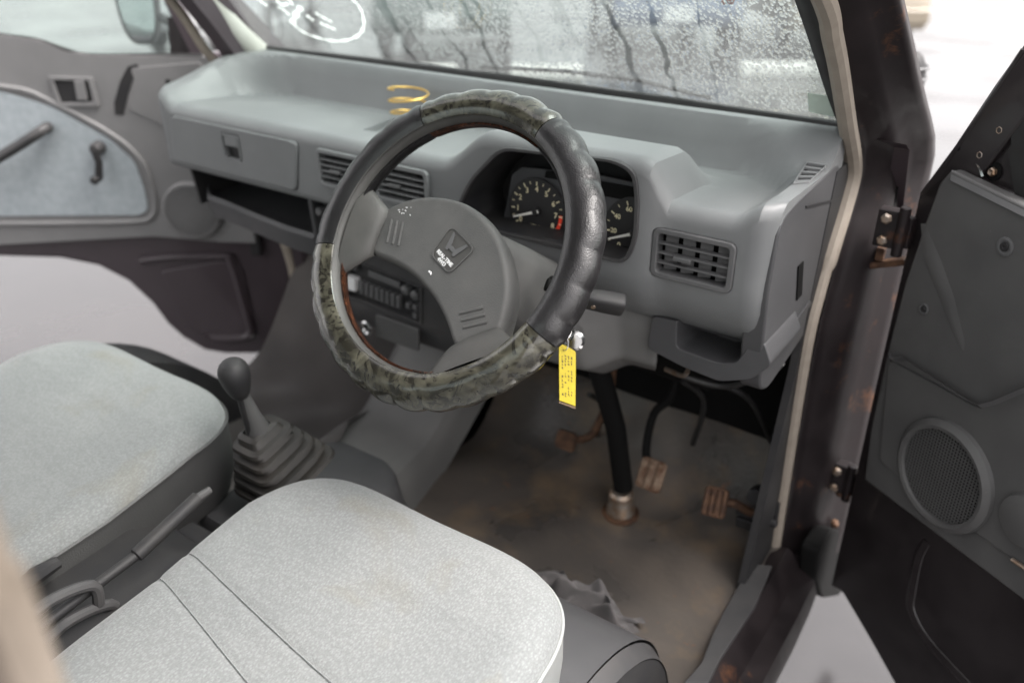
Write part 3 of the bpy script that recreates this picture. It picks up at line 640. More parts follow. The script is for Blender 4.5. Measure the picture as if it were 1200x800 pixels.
# small demister outlet on the right end and slot on top
dv = [V((.5715, 1.045, 0)), V((.594, 1.045, 0)), V((.594, 1.115, 0)), V((.580, 1.125, 0))]
dv = [V((x, y, H(x, y) + .0005)) for x, y in ((.568, 1.150), (.593, 1.150), (.5945, 1.078), (.581, 1.062))]
cuts.append(MB().prism([p + V((0, 0, .04)) for p in dv], (0, 0, -.065)))
slot = [PZ(px, py, 1.235) for px, py in ((425, 153), (462, 136), (500, 142), (468, 160))]
cuts.append(MB().prism([p + V((0, 0, .03)) for p in slot], (0, 0, -.042)))
boolean(shell, cuts)
MB().prism([p + V((0, 0, -.013)) for p in slot], (0, 0, -.003)).build('slot_floor', 'dark', dash)
# demister slats
dm = MB().prism([p + V((0, 0, -.0035)) for p in dv], (0, 0, -.018)).build('demister_outlet', 'black', dash)
for k in range(4):
    t = (k + .6) / 4.2; a = dv[0].lerp(dv[3], t); b = dv[1].lerp(dv[2], t); w = (dv[3] - dv[0]) * .04
    MB().prism([a - w + V((0, 0, -.0006)), b - w + V((0, 0, -.0006)), b + w + V((0, 0, -.0006)), a + w + V((0, 0, -.0006))], (0, 0, -.0026)).build('slat', 'dash', dm)
dvo = scale_poly(dv, .004)
MB().ring([p + V((0, 0, -.001)) for p in dvo], [p + V((0, 0, -.001)) for p in scale_poly(dv, -.0005)], (0, 0, .0028)).build('outlet_frame', 'dash', dm, bevel=.0008)
# dials -------------------------------------------------------------
cluster = MB()
n = len(cluR); fr0 = [p + V((0, -.004, 0)) for p in scale_poly(cluR, -.0008)]; fr1 = [p + V((0, .004, 0)) for p in scale_poly(cluR, -.007)]
bk = [p + V((0, .095, 0)) for p in scale_poly(cluR, -.009)]
cluster.add(fr0 + fr1 + bk, [(i, (i + 1) % n, n + (i + 1) % n, n + i) for i in range(n)] + [(n + i, n + (i + 1) % n, 2 * n + (i + 1) % n, 2 * n + i) for i in range(n)] + [tuple(range(2 * n, 3 * n))])
cl = cluster.build('instrument_cluster', 'dark', dash)
MB().ring([p + V((0, -.0055, 0)) for p in scale_poly(cluR, .001)], [p + V((0, -.0055, 0)) for p in scale_poly(cluR, -.005)], (0, .006, 0)).build('bezel', 'darkgrey', cl, bevel=.0012)
YD = .985
tc_ = PY(630, 247, YD); sc_ = PY(745, 272, YD)
pan = [PY(px, py, YD + .004) for px, py in ((600, 205), (612, 196), (700, 205), (780, 222), (790, 300), (770, 330), (640, 300), (585, 285))]
MB().prism(pan, (0, .003, 0)).build('dial_panel', 'dialsur', cl)
MB().prism([PY(px, py, YD - .001) for px, py in ((640, 200), (662, 203), (660, 212), (638, 208))], (0, .002, 0)).build('warning_strip', 'black', cl)
MB().prism([PY(px, py, YD - .001) for px, py in ((700, 212), (760, 223), (759, 240), (699, 228))], (0, .002, 0)).build('warning_strip', 'black', cl)
def dial(c, rad, nums, a0, a1, need, redfrom=None):
    d = MB().lathe([(rad * 1.2, 0), (rad * 1.2, .002), (rad * 1.13, .0021)], c + V((0, .0005, 0)), (0, -1, 0), 40).build('dial', 'dialface', cl)
    ticks = MB(); big = MB(); N = len(nums)
    def at(a, r): return c + V((r * math.cos(R_(a)), -.0028, r * math.sin(R_(a))))
    for k in range((N - 1) * 2 + 1):
        a = lerp(a0, a1, k / ((N - 1) * 2)); u = at(a, rad * 1.08) ; w = at(a, rad * (.98 if k % 2 else .93)); s = V((-math.sin(R_(a)), 0, math.cos(R_(a)))) * (.0005 if k % 2 else .0009)
        ticks.prism([u - s, u + s, w + s, w - s], (0, -.0004, 0))
    for k, t in enumerate(nums):
        if not t: continue
        a = lerp(a0, a1, k / (N - 1)); p = at(a, rad * .80)
        M = Matrix.Translation(p) @ Matrix.Rotation(R_(90), 4, 'X'); tb = text_mb(t, .0112 if len(t) < 2 else .0095, M, .0002, .0002); ticks.add(tb.v, tb.f)
    ticks.build('dial_markings', 'cream_print', cl)
    if redfrom:
        P = [at(a, rad * 1.08) for a in range(int(redfrom), int(a1) - 1, -4)]; Q = [at(a, rad * .95) for a in range(int(redfrom), int(a1) - 1, -4)]
        MB().add([p + V((0, -.0003, 0)) for p in P + Q], [(i, i + 1, len(P) + i + 1, len(P) + i) for i in range(len(P) - 1)]).build('red_zone', 'red_print', cl)
    t = V((math.cos(R_(need)), 0, math.sin(R_(need)))); s = V((-t.z, 0, t.x)); o = c + V((0, -.0075, 0))
    MB().prism([o - t * .006 + s * .0022, o + t * rad * .98 + s * .0011, o + t * rad * .98 - s * .0011, o - t * .006 - s * .0022], (0, -.001, 0)).build('needle', 'white_needle', cl)
    MB().lathe([(.006, 0), (.006, .004), (.004, .006)], c + V((0, -.003, 0)), (0, -1, 0), 16).build('needle_cap', 'dark', cl)
dial(tc_, .0405, ['0', '1', '2', '3', '4', '5', '6', '7', '8', '9'], 212, -62, 200, 2)
dial(sc_, .0405, ['0', '20', '40', '60', '80', '100', '120', '140'], 225, -45, 202)
M = Matrix.Translation(tc_ + V((0, -.003, -.022))) @ Matrix.Rotation(R_(90), 4, 'X'); text_mb('x1000 r/min', .005, M, .0002).build('dial_markings', 'cream_print', cl)
M = Matrix.Translation(sc_ + V((.004, -.003, -.022))) @ Matrix.Rotation(R_(90), 4, 'X'); text_mb('km/h', .0055, M, .0002).build('dial_markings', 'cream_print', cl)
# vents -------------------------------------------------------------
def vent(cx, cz_, w, hh, rows, vanes):
    y0 = .942 if cx < .3 else .9435; vm = 'dash' if cx < .3 else 'midgrey'
    o_ = rrect(cx, cz_, w - .001, hh - .001, .0095, 4); i_ = rrect(cx, cz_, w - .017, hh - .016, .005, 4)
    f_ = MB().ring([V((a, y0, b)) for a, b in o_], [V((a, y0, b)) for a, b in i_], (0, .018, 0)).build('vent', vm, dash, bevel=.002)
    MB().prism([V((a, .975, b)) for a, b in rrect(cx, cz_, w - .004, hh - .004, .008)], (0, .003, 0)).build('vent_back', 'black', f_)
    iw, ih = w - .017, hh - .016
    for k in range(1, rows):
        z = cz_ - ih / 2 + ih * k / rows
        MB().prism([V((cx - iw / 2 - .001, y0 + .003, z - .0014)), V((cx - iw / 2 - .001, y0 + .003, z + .0010)), V((cx - iw / 2 - .001, y0 + .010, z + .0014)), V((cx - iw / 2 - .001, y0 + .010, z - .001))], (iw + .002, 0, 0)).build('slat', vm, f_)
    for k in range(vanes):
        x = cx - iw / 2 + iw * (k + .5) / vanes
        MB().box((x, y0 + (.019 if vanes < 5 else .026), cz_), (.016 if vanes < 5 else .010, .002, ih), Matrix.Rotation(R_(18 if vanes < 5 else 40), 3, 'Z')).build('vane', 'midgrey' if vanes < 5 else 'dark', f_)
    MB().box((cx - .012, y0 + .0005, cz_ - .002), (.024, .007, .006)).build('vent_slider', 'midgrey', f_, bevel=.0015)
for i, (cx, cz_, w, hh) in enumerate(VENTS): vent(cx, cz_, w, hh, 5 if i < 2 else 4, 4 if i == 2 else 6)
# glove box lid ------------------------------------------------------
lidP = scale_poly(gloR, -.0004)
lid = MB().prism([p + V((0, -.004, 0)) for p in lidP], (0, .016, 0)).build('glovebox_lid', 'dash', dash)
lt = [V((x, .948, z)) for x, z in rrect(-.378, 1.186, .047, .046, .004, 2)]
boolean(lid, [MB().prism([p + V((0, -.02, 0)) for p in lt], (0, .028, 0))])
bv = lid.modifiers.new('bevel', 'BEVEL'); bv.width = .003; bv.segments = 2; bv.limit_method = 'ANGLE'; bv.angle_limit = R_(50)
la = MB().ring([p + V((0, -.0058, 0)) for p in scale_poly(lt, -.0004)], [p + V((0, -.0058, 0)) for p in scale_poly(lt, -.004)], (0, .012, 0)).build('latch', 'dash', lid, bevel=.001)
MB().box((-.378, .9475, 1.197), (.036, .008, .020)).build('latch_button', 'dash', la, bevel=.002)
MB().box((-.378, .9555, 1.176), (.037, .003, .022)).build('latch_recess', 'dark', la)
# lower passenger shelf ------------------------------------------------
def shelf_p(x):
    yb = lerp(1.0, .975, sstep(-.56, -.25, x)); return yb
SH = MB(); xs2 = [-.575, -.55, -.5, -.4, -.3, -.222]; sec = lambda yl: [(yl, 1.030), (yl - .004, 1.040), (yl + .002, 1.047), (yl + .010, 1.044), (yl + .014, 1.025), (1.20, 1.035), (1.20, 1.012), (yl + .03, .992), (yl + .008, 1.0)]
n9 = 9; vs = [V((x, y, z + .006 * sstep(-.3, -.57, x) + (.01 if x < -.57 else 0))) for x in xs2 for y, z in sec(shelf_p(x) + (.02 if x < -.57 else 0))]
fs = [(i * n9 + j, (i + 1) * n9 + j, (i + 1) * n9 + (j + 1) % n9, i * n9 + (j + 1) % n9) for i in range(5) for j in range(n9)] + [tuple(range(n9)), tuple(range(45, 54))]
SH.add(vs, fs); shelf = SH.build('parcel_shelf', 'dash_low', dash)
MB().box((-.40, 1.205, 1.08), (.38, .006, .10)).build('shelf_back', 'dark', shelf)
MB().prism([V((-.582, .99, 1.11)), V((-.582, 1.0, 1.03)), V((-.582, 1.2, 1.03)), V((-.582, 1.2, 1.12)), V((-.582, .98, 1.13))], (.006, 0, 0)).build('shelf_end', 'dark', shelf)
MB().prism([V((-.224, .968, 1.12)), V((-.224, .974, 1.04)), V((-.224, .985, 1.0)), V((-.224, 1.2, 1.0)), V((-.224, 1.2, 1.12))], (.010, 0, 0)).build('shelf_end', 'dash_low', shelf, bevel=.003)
# centre stack -----------------------------------------------------------
YC = 1.0
cs = MB().prism([V((-.214, YC - .012, 1.118)), V((-.214, YC, 1.05)), V((-.214, YC, .92)), V((-.214, YC + .03, .86)), V((-.214, 1.22, .80)), V((-.214, 1.22, 1.118))], (.30, 0, 0)).build('centre_stack', 'darkgrey', dash, bevel=.006)
def ypt(px, py, dy=0): return PY(px, py, YC + dy)
hp = [ypt(px, py, -.004) for px, py in ((404, 301), (492, 337), (492, 379), (404, 345))]
boolean(cs, [MB().prism([p + V((0, -.03, 0)) for p in hp], (0, .05, 0))])
pn = MB().prism([p + V((0, .014, 0)) for p in hp], (0, .003, 0)).build('heater_panel', 'dark', cs)
MB().ring(scale_poly(hp, .004), scale_poly(hp, -.002), (0, .006, 0)).build('panel_frame', 'darkgrey', pn, bevel=.0015)
def hpt(u, v): return (hp[0].lerp(hp[1], u)).lerp(hp[3].lerp(hp[2], u), v)
def hbox(u0, v0, u1, v1, y0, y1, name, m):
    MB().prism([hpt(u, v) + V((0, y0, 0)) for u, v in ((u0, v0), (u1, v0), (u1, v1), (u0, v1))], (0, y1 - y0, 0)).build(name, m, pn, bevel=.001)
hbox(.30, .14, .72, .30, .004, .013, 'cassette_door', 'midgrey'); hbox(.02, .14, .12, .30, .006, .013, 'cassette_door', 'midgrey')
hbox(.0, .48, .155, .80, -.003, .013, 'radio_button', 'white_print')
for k in range(8): hbox(.19 + k * .07, .50, .19 + k * .07 + .045, .84, .002, .013, 'radio_button', 'midgrey')
for u, v in ((.80, .26), (.92, .30)):
    MB().lathe([(.009, 0), (.0085, .012), (.005, .014)], hpt(u, v) + V((0, .013, 0)), (0, -1, 0), 14).build('radio_knob', 'midgrey', pn)
for u, v in ((.84, .66), (.93, .62), (.93, .86)): hbox(u - .025, v - .08, u + .025, v + .06, .0, .013, 'radio_button', 'midgrey')
ash = [ypt(px, py, -.003) for px, py in ((440, 368), (490, 386), (490, 412), (440, 394))]
MB().prism(ash, (0, .006, 0)).build('ashtray', 'trim', cs, bevel=.002)
lc = ypt(432, 383, -.006); MB().tube([lc + V((.0095 * math.cos(R_(a)), -.006, .0115 * math.sin(R_(a)))) for a in range(0, 360, 24)], .0035, 8, closed=True).lathe([(.010, .006), (.009, 0)], lc, (0, -1, 0), 16).build('lighter_ring', 'chrome', cs)
kb = PY(381, 246, .985); MB().lathe([(.008, 0), (.008, .015), (.005, .018)], kb, (0, -1, 0), 14).build('knob', 'midgrey', cs)
# right end: side panel with slot, lower coin tray --------------------------------------
ep = [PX(px, py, .601) for px, py in ((908, 246), (945, 226), (988, 232), (985, 262), (966, 310), (945, 385), (898, 447), (893, 440), (884, 360), (896, 290))]
ep = [V((.601, p.y, p.z)) for p in ep]
ep0 = [V((.601, .966, 1.243)), V((.601, 1.02, 1.252)), V((.601, 1.19, 1.262)), V((.601, 1.215, 1.22)), V((.601, 1.195, 1.10)), V((.601, 1.175, 1.01)), V((.601, 1.02, .985)), V((.601, .985, 1.0)), V((.601, .972, 1.06)), V((.601, .960, 1.14))]
endp = MB().prism(roundpoly(ep0, .02, 3), (-.03, 0, 0)).build('end_panel', 'dash_low', dash, bevel=.004)  # same plastic as the shell, its shade put in as darker colour
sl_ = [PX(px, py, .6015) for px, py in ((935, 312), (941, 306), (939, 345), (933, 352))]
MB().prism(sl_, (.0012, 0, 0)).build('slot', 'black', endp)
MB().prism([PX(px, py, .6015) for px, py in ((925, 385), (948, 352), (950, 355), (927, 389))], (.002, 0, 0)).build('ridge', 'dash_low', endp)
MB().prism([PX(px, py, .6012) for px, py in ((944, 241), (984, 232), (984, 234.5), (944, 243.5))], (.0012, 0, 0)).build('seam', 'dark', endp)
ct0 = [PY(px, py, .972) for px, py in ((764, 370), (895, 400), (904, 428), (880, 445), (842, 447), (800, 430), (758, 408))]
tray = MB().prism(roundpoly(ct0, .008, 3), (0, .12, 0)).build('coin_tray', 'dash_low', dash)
boolean(tray, [MB().prism(roundpoly([PY(px, py, .960) for px, py in ((789, 376), (868, 394), (872, 412), (858, 430), (838, 430), (788, 412))], .008, 3), (0, .085, 0))])
bv = tray.modifiers.new('bevel', 'BEVEL'); bv.width = .003; bv.segments = 2; bv.limit_method = 'ANGLE'; bv.angle_limit = R_(50)
# knee panel and hanging loom below
MB().tube(smoothpath([PY(800, 440, 1.08), PY(850, 452, 1.1), PY(900, 436, 1.09), PY(915, 425, 1.08)], 5), .006, 8).build('wire_loom', 'rubber', dash)
MB().tube(smoothpath([PY(780, 432, 1.05), PY(800, 440, 1.04), PY(806, 434, 1.03)], 5), .004, 6).build('wire_loom', 'steel', dash)
MB().box(PY(908, 437, 1.06), (.018, .02, .014)).build('connector', 'yellow', dash, bevel=.002) if False else None

# ================================================================== STEERING COLUMN
WC = V((.283, .735, 1.2135)); TH = R_(52.5)
wn = V((0, -math.sin(TH), math.cos(TH))); wu = V((1, 0, 0)); wv = wn.cross(wu)
col = thing('column_housing', 'grey steering column shroud with black stalk and rusty-footed shaft', 'steering column', (.30, 1.12, .58))
def colpt(a, b, d): return WC + wu * a + wv * b - wn * d       # d: distance down the column
def shroud(secs, name, m='dash_low'):
    mb = MB(); n = 24; vs = []
    for d, wx, wt, wb, k in secs:
        for i in range(n):
            t = 2 * math.pi * i / n; c_, s_ = math.cos(t), math.sin(t); e = .55
            x = wx * abs(c_) ** e * (1 if c_ >= 0 else -1); y = (wt if s_ >= 0 else wb) * abs(s_) ** e * (1 if s_ >= 0 else -1)
            vs.append(colpt(x + k, y, d))
    m2 = len(secs); fs = [(i * n + j, i * n + (j + 1) % n, (i + 1) * n + (j + 1) % n, (i + 1) * n + j) for i in range(m2 - 1) for j in range(n)]
    mb.add(vs, fs + [tuple(range(n)), tuple(range((m2 - 1) * n, m2 * n))]); return mb.build(name, m, col, ang=60)
shroud([(.045, .036, .034, .04, 0), (.055, .046, .042, .048, 0), (.13, .058, .050, .058, 0), (.20, .064, .056, .060, 0)], 'column_shroud', 'pad')
# lower cover sweeping down to the knee
lcv = MB()
def lowcov(u, v):
    # u across, v down
    top = [PY(648, 395, .93), PY(762, 362, .96)]; 
    L = [PX(628, 378, .25), PX(640, 430, .27), PX(672, 462, .29), PX(712, 463, .30)]
    Rr = [PX(768, 366, .445), PX(772, 400, .44), PX(775, 445, .425), PX(748, 466, .40)]
    a = pw2(L, v); b = pw2(Rr, v); p = a.lerp(b, u); p += V((0, -.018, 0)) * math.sin(math.pi * u); return p
def pw2(P, t):
    i = t * (len(P) - 1); k = min(int(i), len(P) - 2); return P[k].lerp(P[k + 1], i - k)
cvL = [V((.20, .93, 1.07)), V((.205, .94, 1.02)), V((.215, .98, .97)), V((.23, 1.03, .93)), V((.25, 1.07, .92))]
kp0 = [PY(px, py, .985) for px, py in ((640, 360), (765, 366), (772, 402), (777, 440), (748, 467), (700, 455), (680, 450), (640, 445))]
knee = MB()
def kneef(u, v):
    # wide scoop under the column: left and right borders, bulging towards the driver
    a = pw2([V((.205, .975, 1.12)), V((.205, .965, 1.04)), V((.215, 1.0, .965)), V((.245, 1.06, .925))], v)
    b = pw2([V((.442, .985, 1.10)), V((.448, .985, 1.04)), V((.447, .99, .985)), V((.425, 1.04, .948))], v)
    p = a.lerp(b, u); w = math.sin(math.pi * min(1, max(0, u))) ** .6
    f_ = sstep(.0, .25, u) * (1 - sstep(.55, .78, u))
    return p + V((0, -.055, -.02)) * f_ * (1 - .45 * v)
knee.grid(kneef, 40, 24)
kn = knee.build('knee_cover', 'tunnel', col, ang=60); so = kn.modifiers.new('solid', 'SOLIDIFY'); so.thickness = .006; so.offset = -1
# stalks
s0 = PX(640, 332, .335); MB().tube([s0 + V((-.02, 0, 0)), s0 + V((.02, -.0, .003)), s0 + V((.05, 0, .006))], .010, 12).build('stalk_boot', 'black', col)
st0 = CAM + ray(640, 333) * 1.06; st1 = CAM + ray(690, 350) * 1.07; st2 = CAM + ray(727, 357) * 1.075
MB().tube([st0, st1], .0085, 12).build('stalk_arm', 'black', col)
axs = (st2 - st1).normalized(); nrm = axs.cross(V((0, -.5, .86))).normalized()
def stalkend(u, v):
    s = [(0, .5), (.03, .9), (.5, 1.0), (.93, 1.0), (.985, .9), (1, .72)]; t = pw([(i / 5, a) for i, (a, b) in enumerate(s)], v); k = pw([(i / 5, b) for i, (a, b) in enumerate(s)], v)
    a = 2 * math.pi * u; c_, s_ = math.cos(a), math.sin(a); c_ = abs(c_) ** .5 * (1 if c_ > 0 else -1); s_ = abs(s_) ** .5 * (1 if s_ > 0 else -1)
    up = nrm.cross(axs); return st1 - axs * .006 + axs * (.052 * t) + nrm * (c_ * .0115 * k) + up * (s_ * .0135 * k)
MB().grid(stalkend, 20, 14, cu=True).add([stalkend(i / 20, 1) for i in range(20)], [tuple(range(20))]).build('stalk_end', 'dark', col, ang=40)
MB().lathe([(.0032, 0), (.0032, .001)], st1 + axs * .006 + nrm * .0115, nrm, 10).build('stalk_screw', 'steel', col)
# ignition lock
ig = CAM + ray(664, 398) * 1.10
MB().lathe([(.014, -.03), (.014, .0), (.010, .003)], ig + V((0, .02, -.01)), (.5, -.8, .15), 16).build('ignition_lock', 'chrome', col)
# shaft down to the floor with its foot collar
f0 = PZ(727, 600, .585); top = V((.315, 1.03, .98))
f0 = V((f0.x, f0.y, .585))
MB().tube([top, V((.335, 1.10, .78)), f0 + V((0, .004, .055))], .0175, 16).build('shaft', 'black', col)
MB().lathe([(.026, 0), (.026, .012), (.0225, .018), (.0225, .045), (.017, .05)], f0, V((0, -.05, 1)), 20).build('shaft_collar', 'steel', col)
MB().lathe([(.034, 0), (.034, .004), (.028, .006)], f0 + V((0, 0, -.003)), V((0, 0, 1)), 20).build('collar_flange', 'rust', col)
# ================================================================== STEERING WHEEL (turned a quarter of the way)
TURN = R_(-25)
rotm = Matrix((wu, wv, wn)).transposed() @ Matrix.Rotation(TURN, 3, 'Z')
sw = thing('steering_wheel', 'grey two-spoke steering wheel wrapped in black and green marbled cover, turned right', 'steering wheel', WC, rot=rotm)
WM = FR[sw]
def wl(x, y, z=0): return WM @ V((x, y, z))
RR = .1742
def torus_sweep(a0, a1, n, sec, closed=False, name='', m='', wob=None, parent=sw):
    mb = MB(); k = len(sec); vs = []
    for i in range(n + (0 if closed else 1)):
        a = R_(lerp(a0, a1, i / n)); cr = V((math.cos(a), math.sin(a), 0))
        for (r, h, ph) in sec(i / n, math.degrees(a)) if callable(sec) else sec:
            vs.append(WM @ (cr * (RR + r) + V((0, 0, h))))
    return mb, vs
def sweep(a0, a1, n, secf, name, m, closed=False, cap=True, parent=sw):
    k = len(secf(0, a0)); vs = []
    N = n if closed else n + 1
    for i in range(N):
        ad = lerp(a0, a1, i / n); a = R_(ad); cr = V((math.cos(a), math.sin(a), 0))
        for r, h in secf(i / n, ad): vs.append(WM @ (cr * (RR + r) + V((0, 0, h))))
    fs = [(i * k + j, ((i + 1) % N) * k + j, ((i + 1) % N) * k + (j + 1) % k, i * k + (j + 1) % k) for i in range(N if closed else N - 1) for j in range(k)]
    if not closed and cap: fs += [tuple(range(k)), tuple(range((N - 1) * k, N * k))]
    return MB().add(vs, fs).build(name, m, parent, ang=50)
sweep(0, 360, 96, lambda t, a: [(.0185 * math.cos(R_(q)), .0185 * math.sin(R_(q))) for q in range(0, 360, 20)], 'rim', 'rim', closed=True)
# cover cross-section: an open C round the outside; finger grips bulge outwards
def csec(lo, hi, r0, r1, grip, nn=18):
    def f(t, a):
        g_ = abs(math.sin(R_(a * 15.0 + 20 + 9 * math.sin(R_(a * 2.3))))) ** .7 * (1 + .25 * math.sin(R_(a * 5.1))); o = []; e = .0007 * math.sin(R_(a * 7.3)) + .0004 * math.sin(R_(a * 17.9 + 40))
        endk = min(1, min(t, 1 - t) * 30)
        for i in range(nn + 1):
            q = lerp(lo, hi, i / nn); out = max(0, math.cos(R_(q - 8))) ** 2.2; r = r1 + grip * (g_ - .5) * out * endk + e * out * .6 - (1 - endk) * .0008
            o.append((r * math.cos(R_(q)), r * math.sin(R_(q))))
        for i in range(nn + 1):
            q = lerp(hi, lo, i / nn); o.append((r0 * math.cos(R_(q)), r0 * math.sin(R_(q))))
        return o
    return f
T25 = 25
segs = [(63, 123, 'marble', 'green marbled top of the rim cover'), (123.4, 194, 'leather', 'black left stretch of the rim cover'), (194.4, 337, 'marble', 'green marbled lower half of the rim cover'), (337.4, 422.6, 'leather', 'black right stretch of the rim cover')]
for a0, a1, m, lb in segs:
    o = sweep(a0 + T25, a1 + T25, int((a1 - a0) / .8), csec(-112, 128, .0190, .0238, .0034 if m == 'marble' else .0030), 'rim_cover', m); o['label'] = lb
    # stitched edge welt
    sweep(a0 + T25, a1 + T25, 60, lambda t, a: [(.0222 * math.cos(R_(128)) + .0016 * math.cos(R_(q)), .0222 * math.sin(R_(128)) + .0016 * math.sin(R_(q))) for q in range(0, 360, 60)], 'cover_welt', 'rim' if m == 'leather' else 'marble', parent=o)
for a0, a1, m in ((194.4, 337, 'burl'), (337.4, 422.6, 'leather'), (63, 123, 'burl'), (123.4, 194, 'leather')):
    sweep(a0 + T25, a1 + T25, 70, csec(-192, -113, .0187, .0212, 0, 10), 'cover_lining', m)
# pad and spokes
padL = [(-.127, -.036), (-.119, -.016), (-.100, .010), (-.072, .032), (-.037, .048), (0, .053)]
outl = padL + [(-x, y) for x, y in padL[-2::-1]] + [(.112, -.060), (.094, -.079), (.060, -.068), (.03, -.0605), (0, -.0585), (-.03, -.0605), (-.060, -.068), (-.094, -.079), (-.112, -.060)]
def inset(P, k):
    c = V((0, -.012, 0)); out = []
    n = len(P)
    for i in range(n):
        a = V((*P[i - 1], 0)); b = V((*P[(i + 1) % n], 0)); t = (b - a).normalized(); nn_ = V((t.y, -t.x, 0)); nn_ = -nn_
        out.append(V((*P[i], 0)) + nn_ * (-k))
    return out
outl = outl[::-1]     # counter-clockwise
def closed_smooth(P, n=5):
    m = len(P); o = []
    for i in range(m):
        p0, p1, p2, p3 = [V((*P[(i + k) % m], 0)) for k in (-1, 0, 1, 2)]
        for k in range(n):
            t = k / n; q = .5 * ((2 * p1) + (p2 - p0) * t + (2 * p0 - 5 * p1 + 4 * p2 - p3) * t * t + (3 * p1 - p0 - 3 * p2 + p3) * t ** 3); o.append((q.x, q.y))
    return o
outl = closed_smooth(outl, 5)
rings = [[p + V((0, 0, z)) for p in inset(outl, k)] for k, z in ((-.004, -.048), (.0, -.030), (-.0002, -.0215), (-.0010, -.0178), (-.0024, -.0150), (-.0044, -.0133), (-.0070, -.0125), (-.0085, -.0124))]
n = len(outl); vs = [WM @ p for r in rings for p in r]; fs = []
for i in range(len(rings) - 1): fs += [(i * n + j, i * n + (j + 1) % n, (i + 1) * n + (j + 1) % n, (i + 1) * n + j) for j in range(n)]
fs.append(tuple(range((len(rings) - 1) * n, len(rings) * n)))
pad = MB().add(vs, fs).build('horn_pad', 'pad', sw, ang=75)
PADZ = -.0055
for s in (-1, 1):
    def spoke(u, v, s=s):
        A = V((-.116, -.026, -.0165)); B = V((-.090, -.080, -.0165)); ra = R_(187); rb = R_(233)
        C_ = V((RR * math.cos(ra) * .955, RR * math.sin(ra) * .955, -.002)); D = V((RR * math.cos(rb) * .955, RR * math.sin(rb) * .955, -.002))
        fl = 1 - (1 - v) ** 1.6
        t = u * 2
        e0 = (A.lerp(C_, v)); e1 = (B.lerp(D, v)); e0 += V((.010, .000, 0)) * math.sin(math.pi * v); e1 += V((.004, .014, 0)) * math.sin(math.pi * v)
        ang = 2 * math.pi * u; mid = (e0 + e1) / 2; hw = (e1 - e0) / 2
        p = mid + hw * math.cos(ang) * 1.0 + V((0, 0, 1)) * math.sin(ang) * lerp(.006, .0125, v) * (1 if math.sin(ang) > 0 else 1.4)
        return WM @ V((p.x * -s, p.y, p.z))
    MB().grid(spoke, 24, 10, cu=True).build('spoke', 'rim', sw)
    # embossed bars near each pad end
    for k in range(3):
        c0 = V((-.108 + k * .0085, -.0345 - .0 + k * .004, 0)); d_ = V((.020, -.026, 0)); p0 = c0 + V((.004, .004, 0)); p1 = p0 + d_ * .95
        P = [WM @ V((q.x * -s, q.y, -.0128)) for q in (p0, p0.lerp(p1, .33), p0.lerp(p1, .66), p1)]
        MB().tube(P, .0022, 8).build('embossed_bar', 'pad', pad)
hubb = MB().lathe([(.030, 0), (.042, -.02), (.046, -.055)], WM @ V((0, -.01, -.030)), wn, 24).build('hub', 'darkgrey', sw)
# badge: rounded plate, raised letter emblem and two lines of lettering
BZ = -.0117
def bl(x, y, z=0): return WM @ V((x, y - .003, BZ + z))
bp0 = rrect(0, 0, .046, .044, .008, 4)
bp0 = [(x * (1 + .10 * (y / .022)), y) for x, y in bp0]
bo = MB().prism([bl(x, y, -.003) for x, y in bp0], wn * .0032).build('badge', 'rim', sw)
MB().ring([bl(x, y) for x, y in bp0], [bl(x * .93, y * .93) for x, y in bp0], wn * .0012).build('badge_rim', 'pad', bo)
Hs = [[(-.0165, .017), (-.0125, .017), (-.0058, .0045), (-.0052, .002), (.0052, .002), (.0058, .0045), (.0125, .017), (.0165, .017), (.0095, -.007), (.0055, -.007), (.0045, -.0035), (-.0045, -.0035), (-.0055, -.007), (-.0095, -.007)]]
MB().prism([bl(x * .92, y * .88 + .0028, .0003) for x, y in Hs[0]], wn * .0013).build('emblem', 'midgrey', bo)
def tM(x, y, z): return WM @ Matrix.Translation(V((x, y - .004, BZ + z)))
text_mb('REAL-TIME', .0066, tM(0, -.0113, .0007) , .0003, .0002).build('lettering', 'white_print', bo)
text_mb('4WD', .0066, tM(0, -.0172, .0007), .0003, .0002).build('lettering', 'white_print', bo)
# worn white scuffs on the pad
for (x, y, w) in ((-.0975, .0, .002),):
    pass
for k in range(9):
    a = V((-.096 + random.uniform(-.008, .010), -.006 + random.uniform(-.006, .006), 0)); a.y += (a.x + .09) * .6; d = V((random.uniform(-.003, .003), random.uniform(-.002, .002), 0))
    MB().tube([WM @ V((a.x, a.y, -.0127)), WM @ V((a.x + d.x, a.y + d.y, -.0126))], .0007, 5).build('scuff', 'white_print', pad)
MB().tube([wl(-.006, -.0405, -.0125), wl(-.003, -.0405, -.0125)], .0014, 6).tube([wl(-.003, -.039, -.0125), wl(-.0005, -.042, -.0125)], .0009, 6).build('scuff', 'white_print', pad)
# ================================================================== DOORS, both swung open about 55 degrees
class Door:
    def __init__(s, hx, hy, side, a=55):
        s.h = V((hx, hy, 0)); s.d = V((side * math.sin(R_(a)), -math.cos(R_(a)), 0)); s.n = V((s.d.y, -s.d.x, 0))
        if (CAM - s.h).dot(s.n) < 0: s.n = -s.n
    def p(s, px, py, w=0): return onpl(px, py, s.h + s.n * w, s.n)
    def q(s, u, z, w=0): return s.h + s.d * u + s.n * w + V((0, 0, z))
    def uz(s, px, py, w=0): r = s.p(px, py, w) - s.h; return r.dot(s.d), r.z
    def plate(s, pts, w0, w1, rnd=0, nn=3):
        P = [s.p(*p, w1) if len(p) == 2 else s.q(p[0], p[1], w1) for p in pts]
        if rnd: P = roundpoly(P, rnd, nn)
        return MB().prism(P, s.n * (w0 - w1))
D = Door(.70, 1.24, 1)
dd = thing('door', 'black driver door swung open with dark grey trim and round speaker', 'car door', (D.q(.45, .45)))
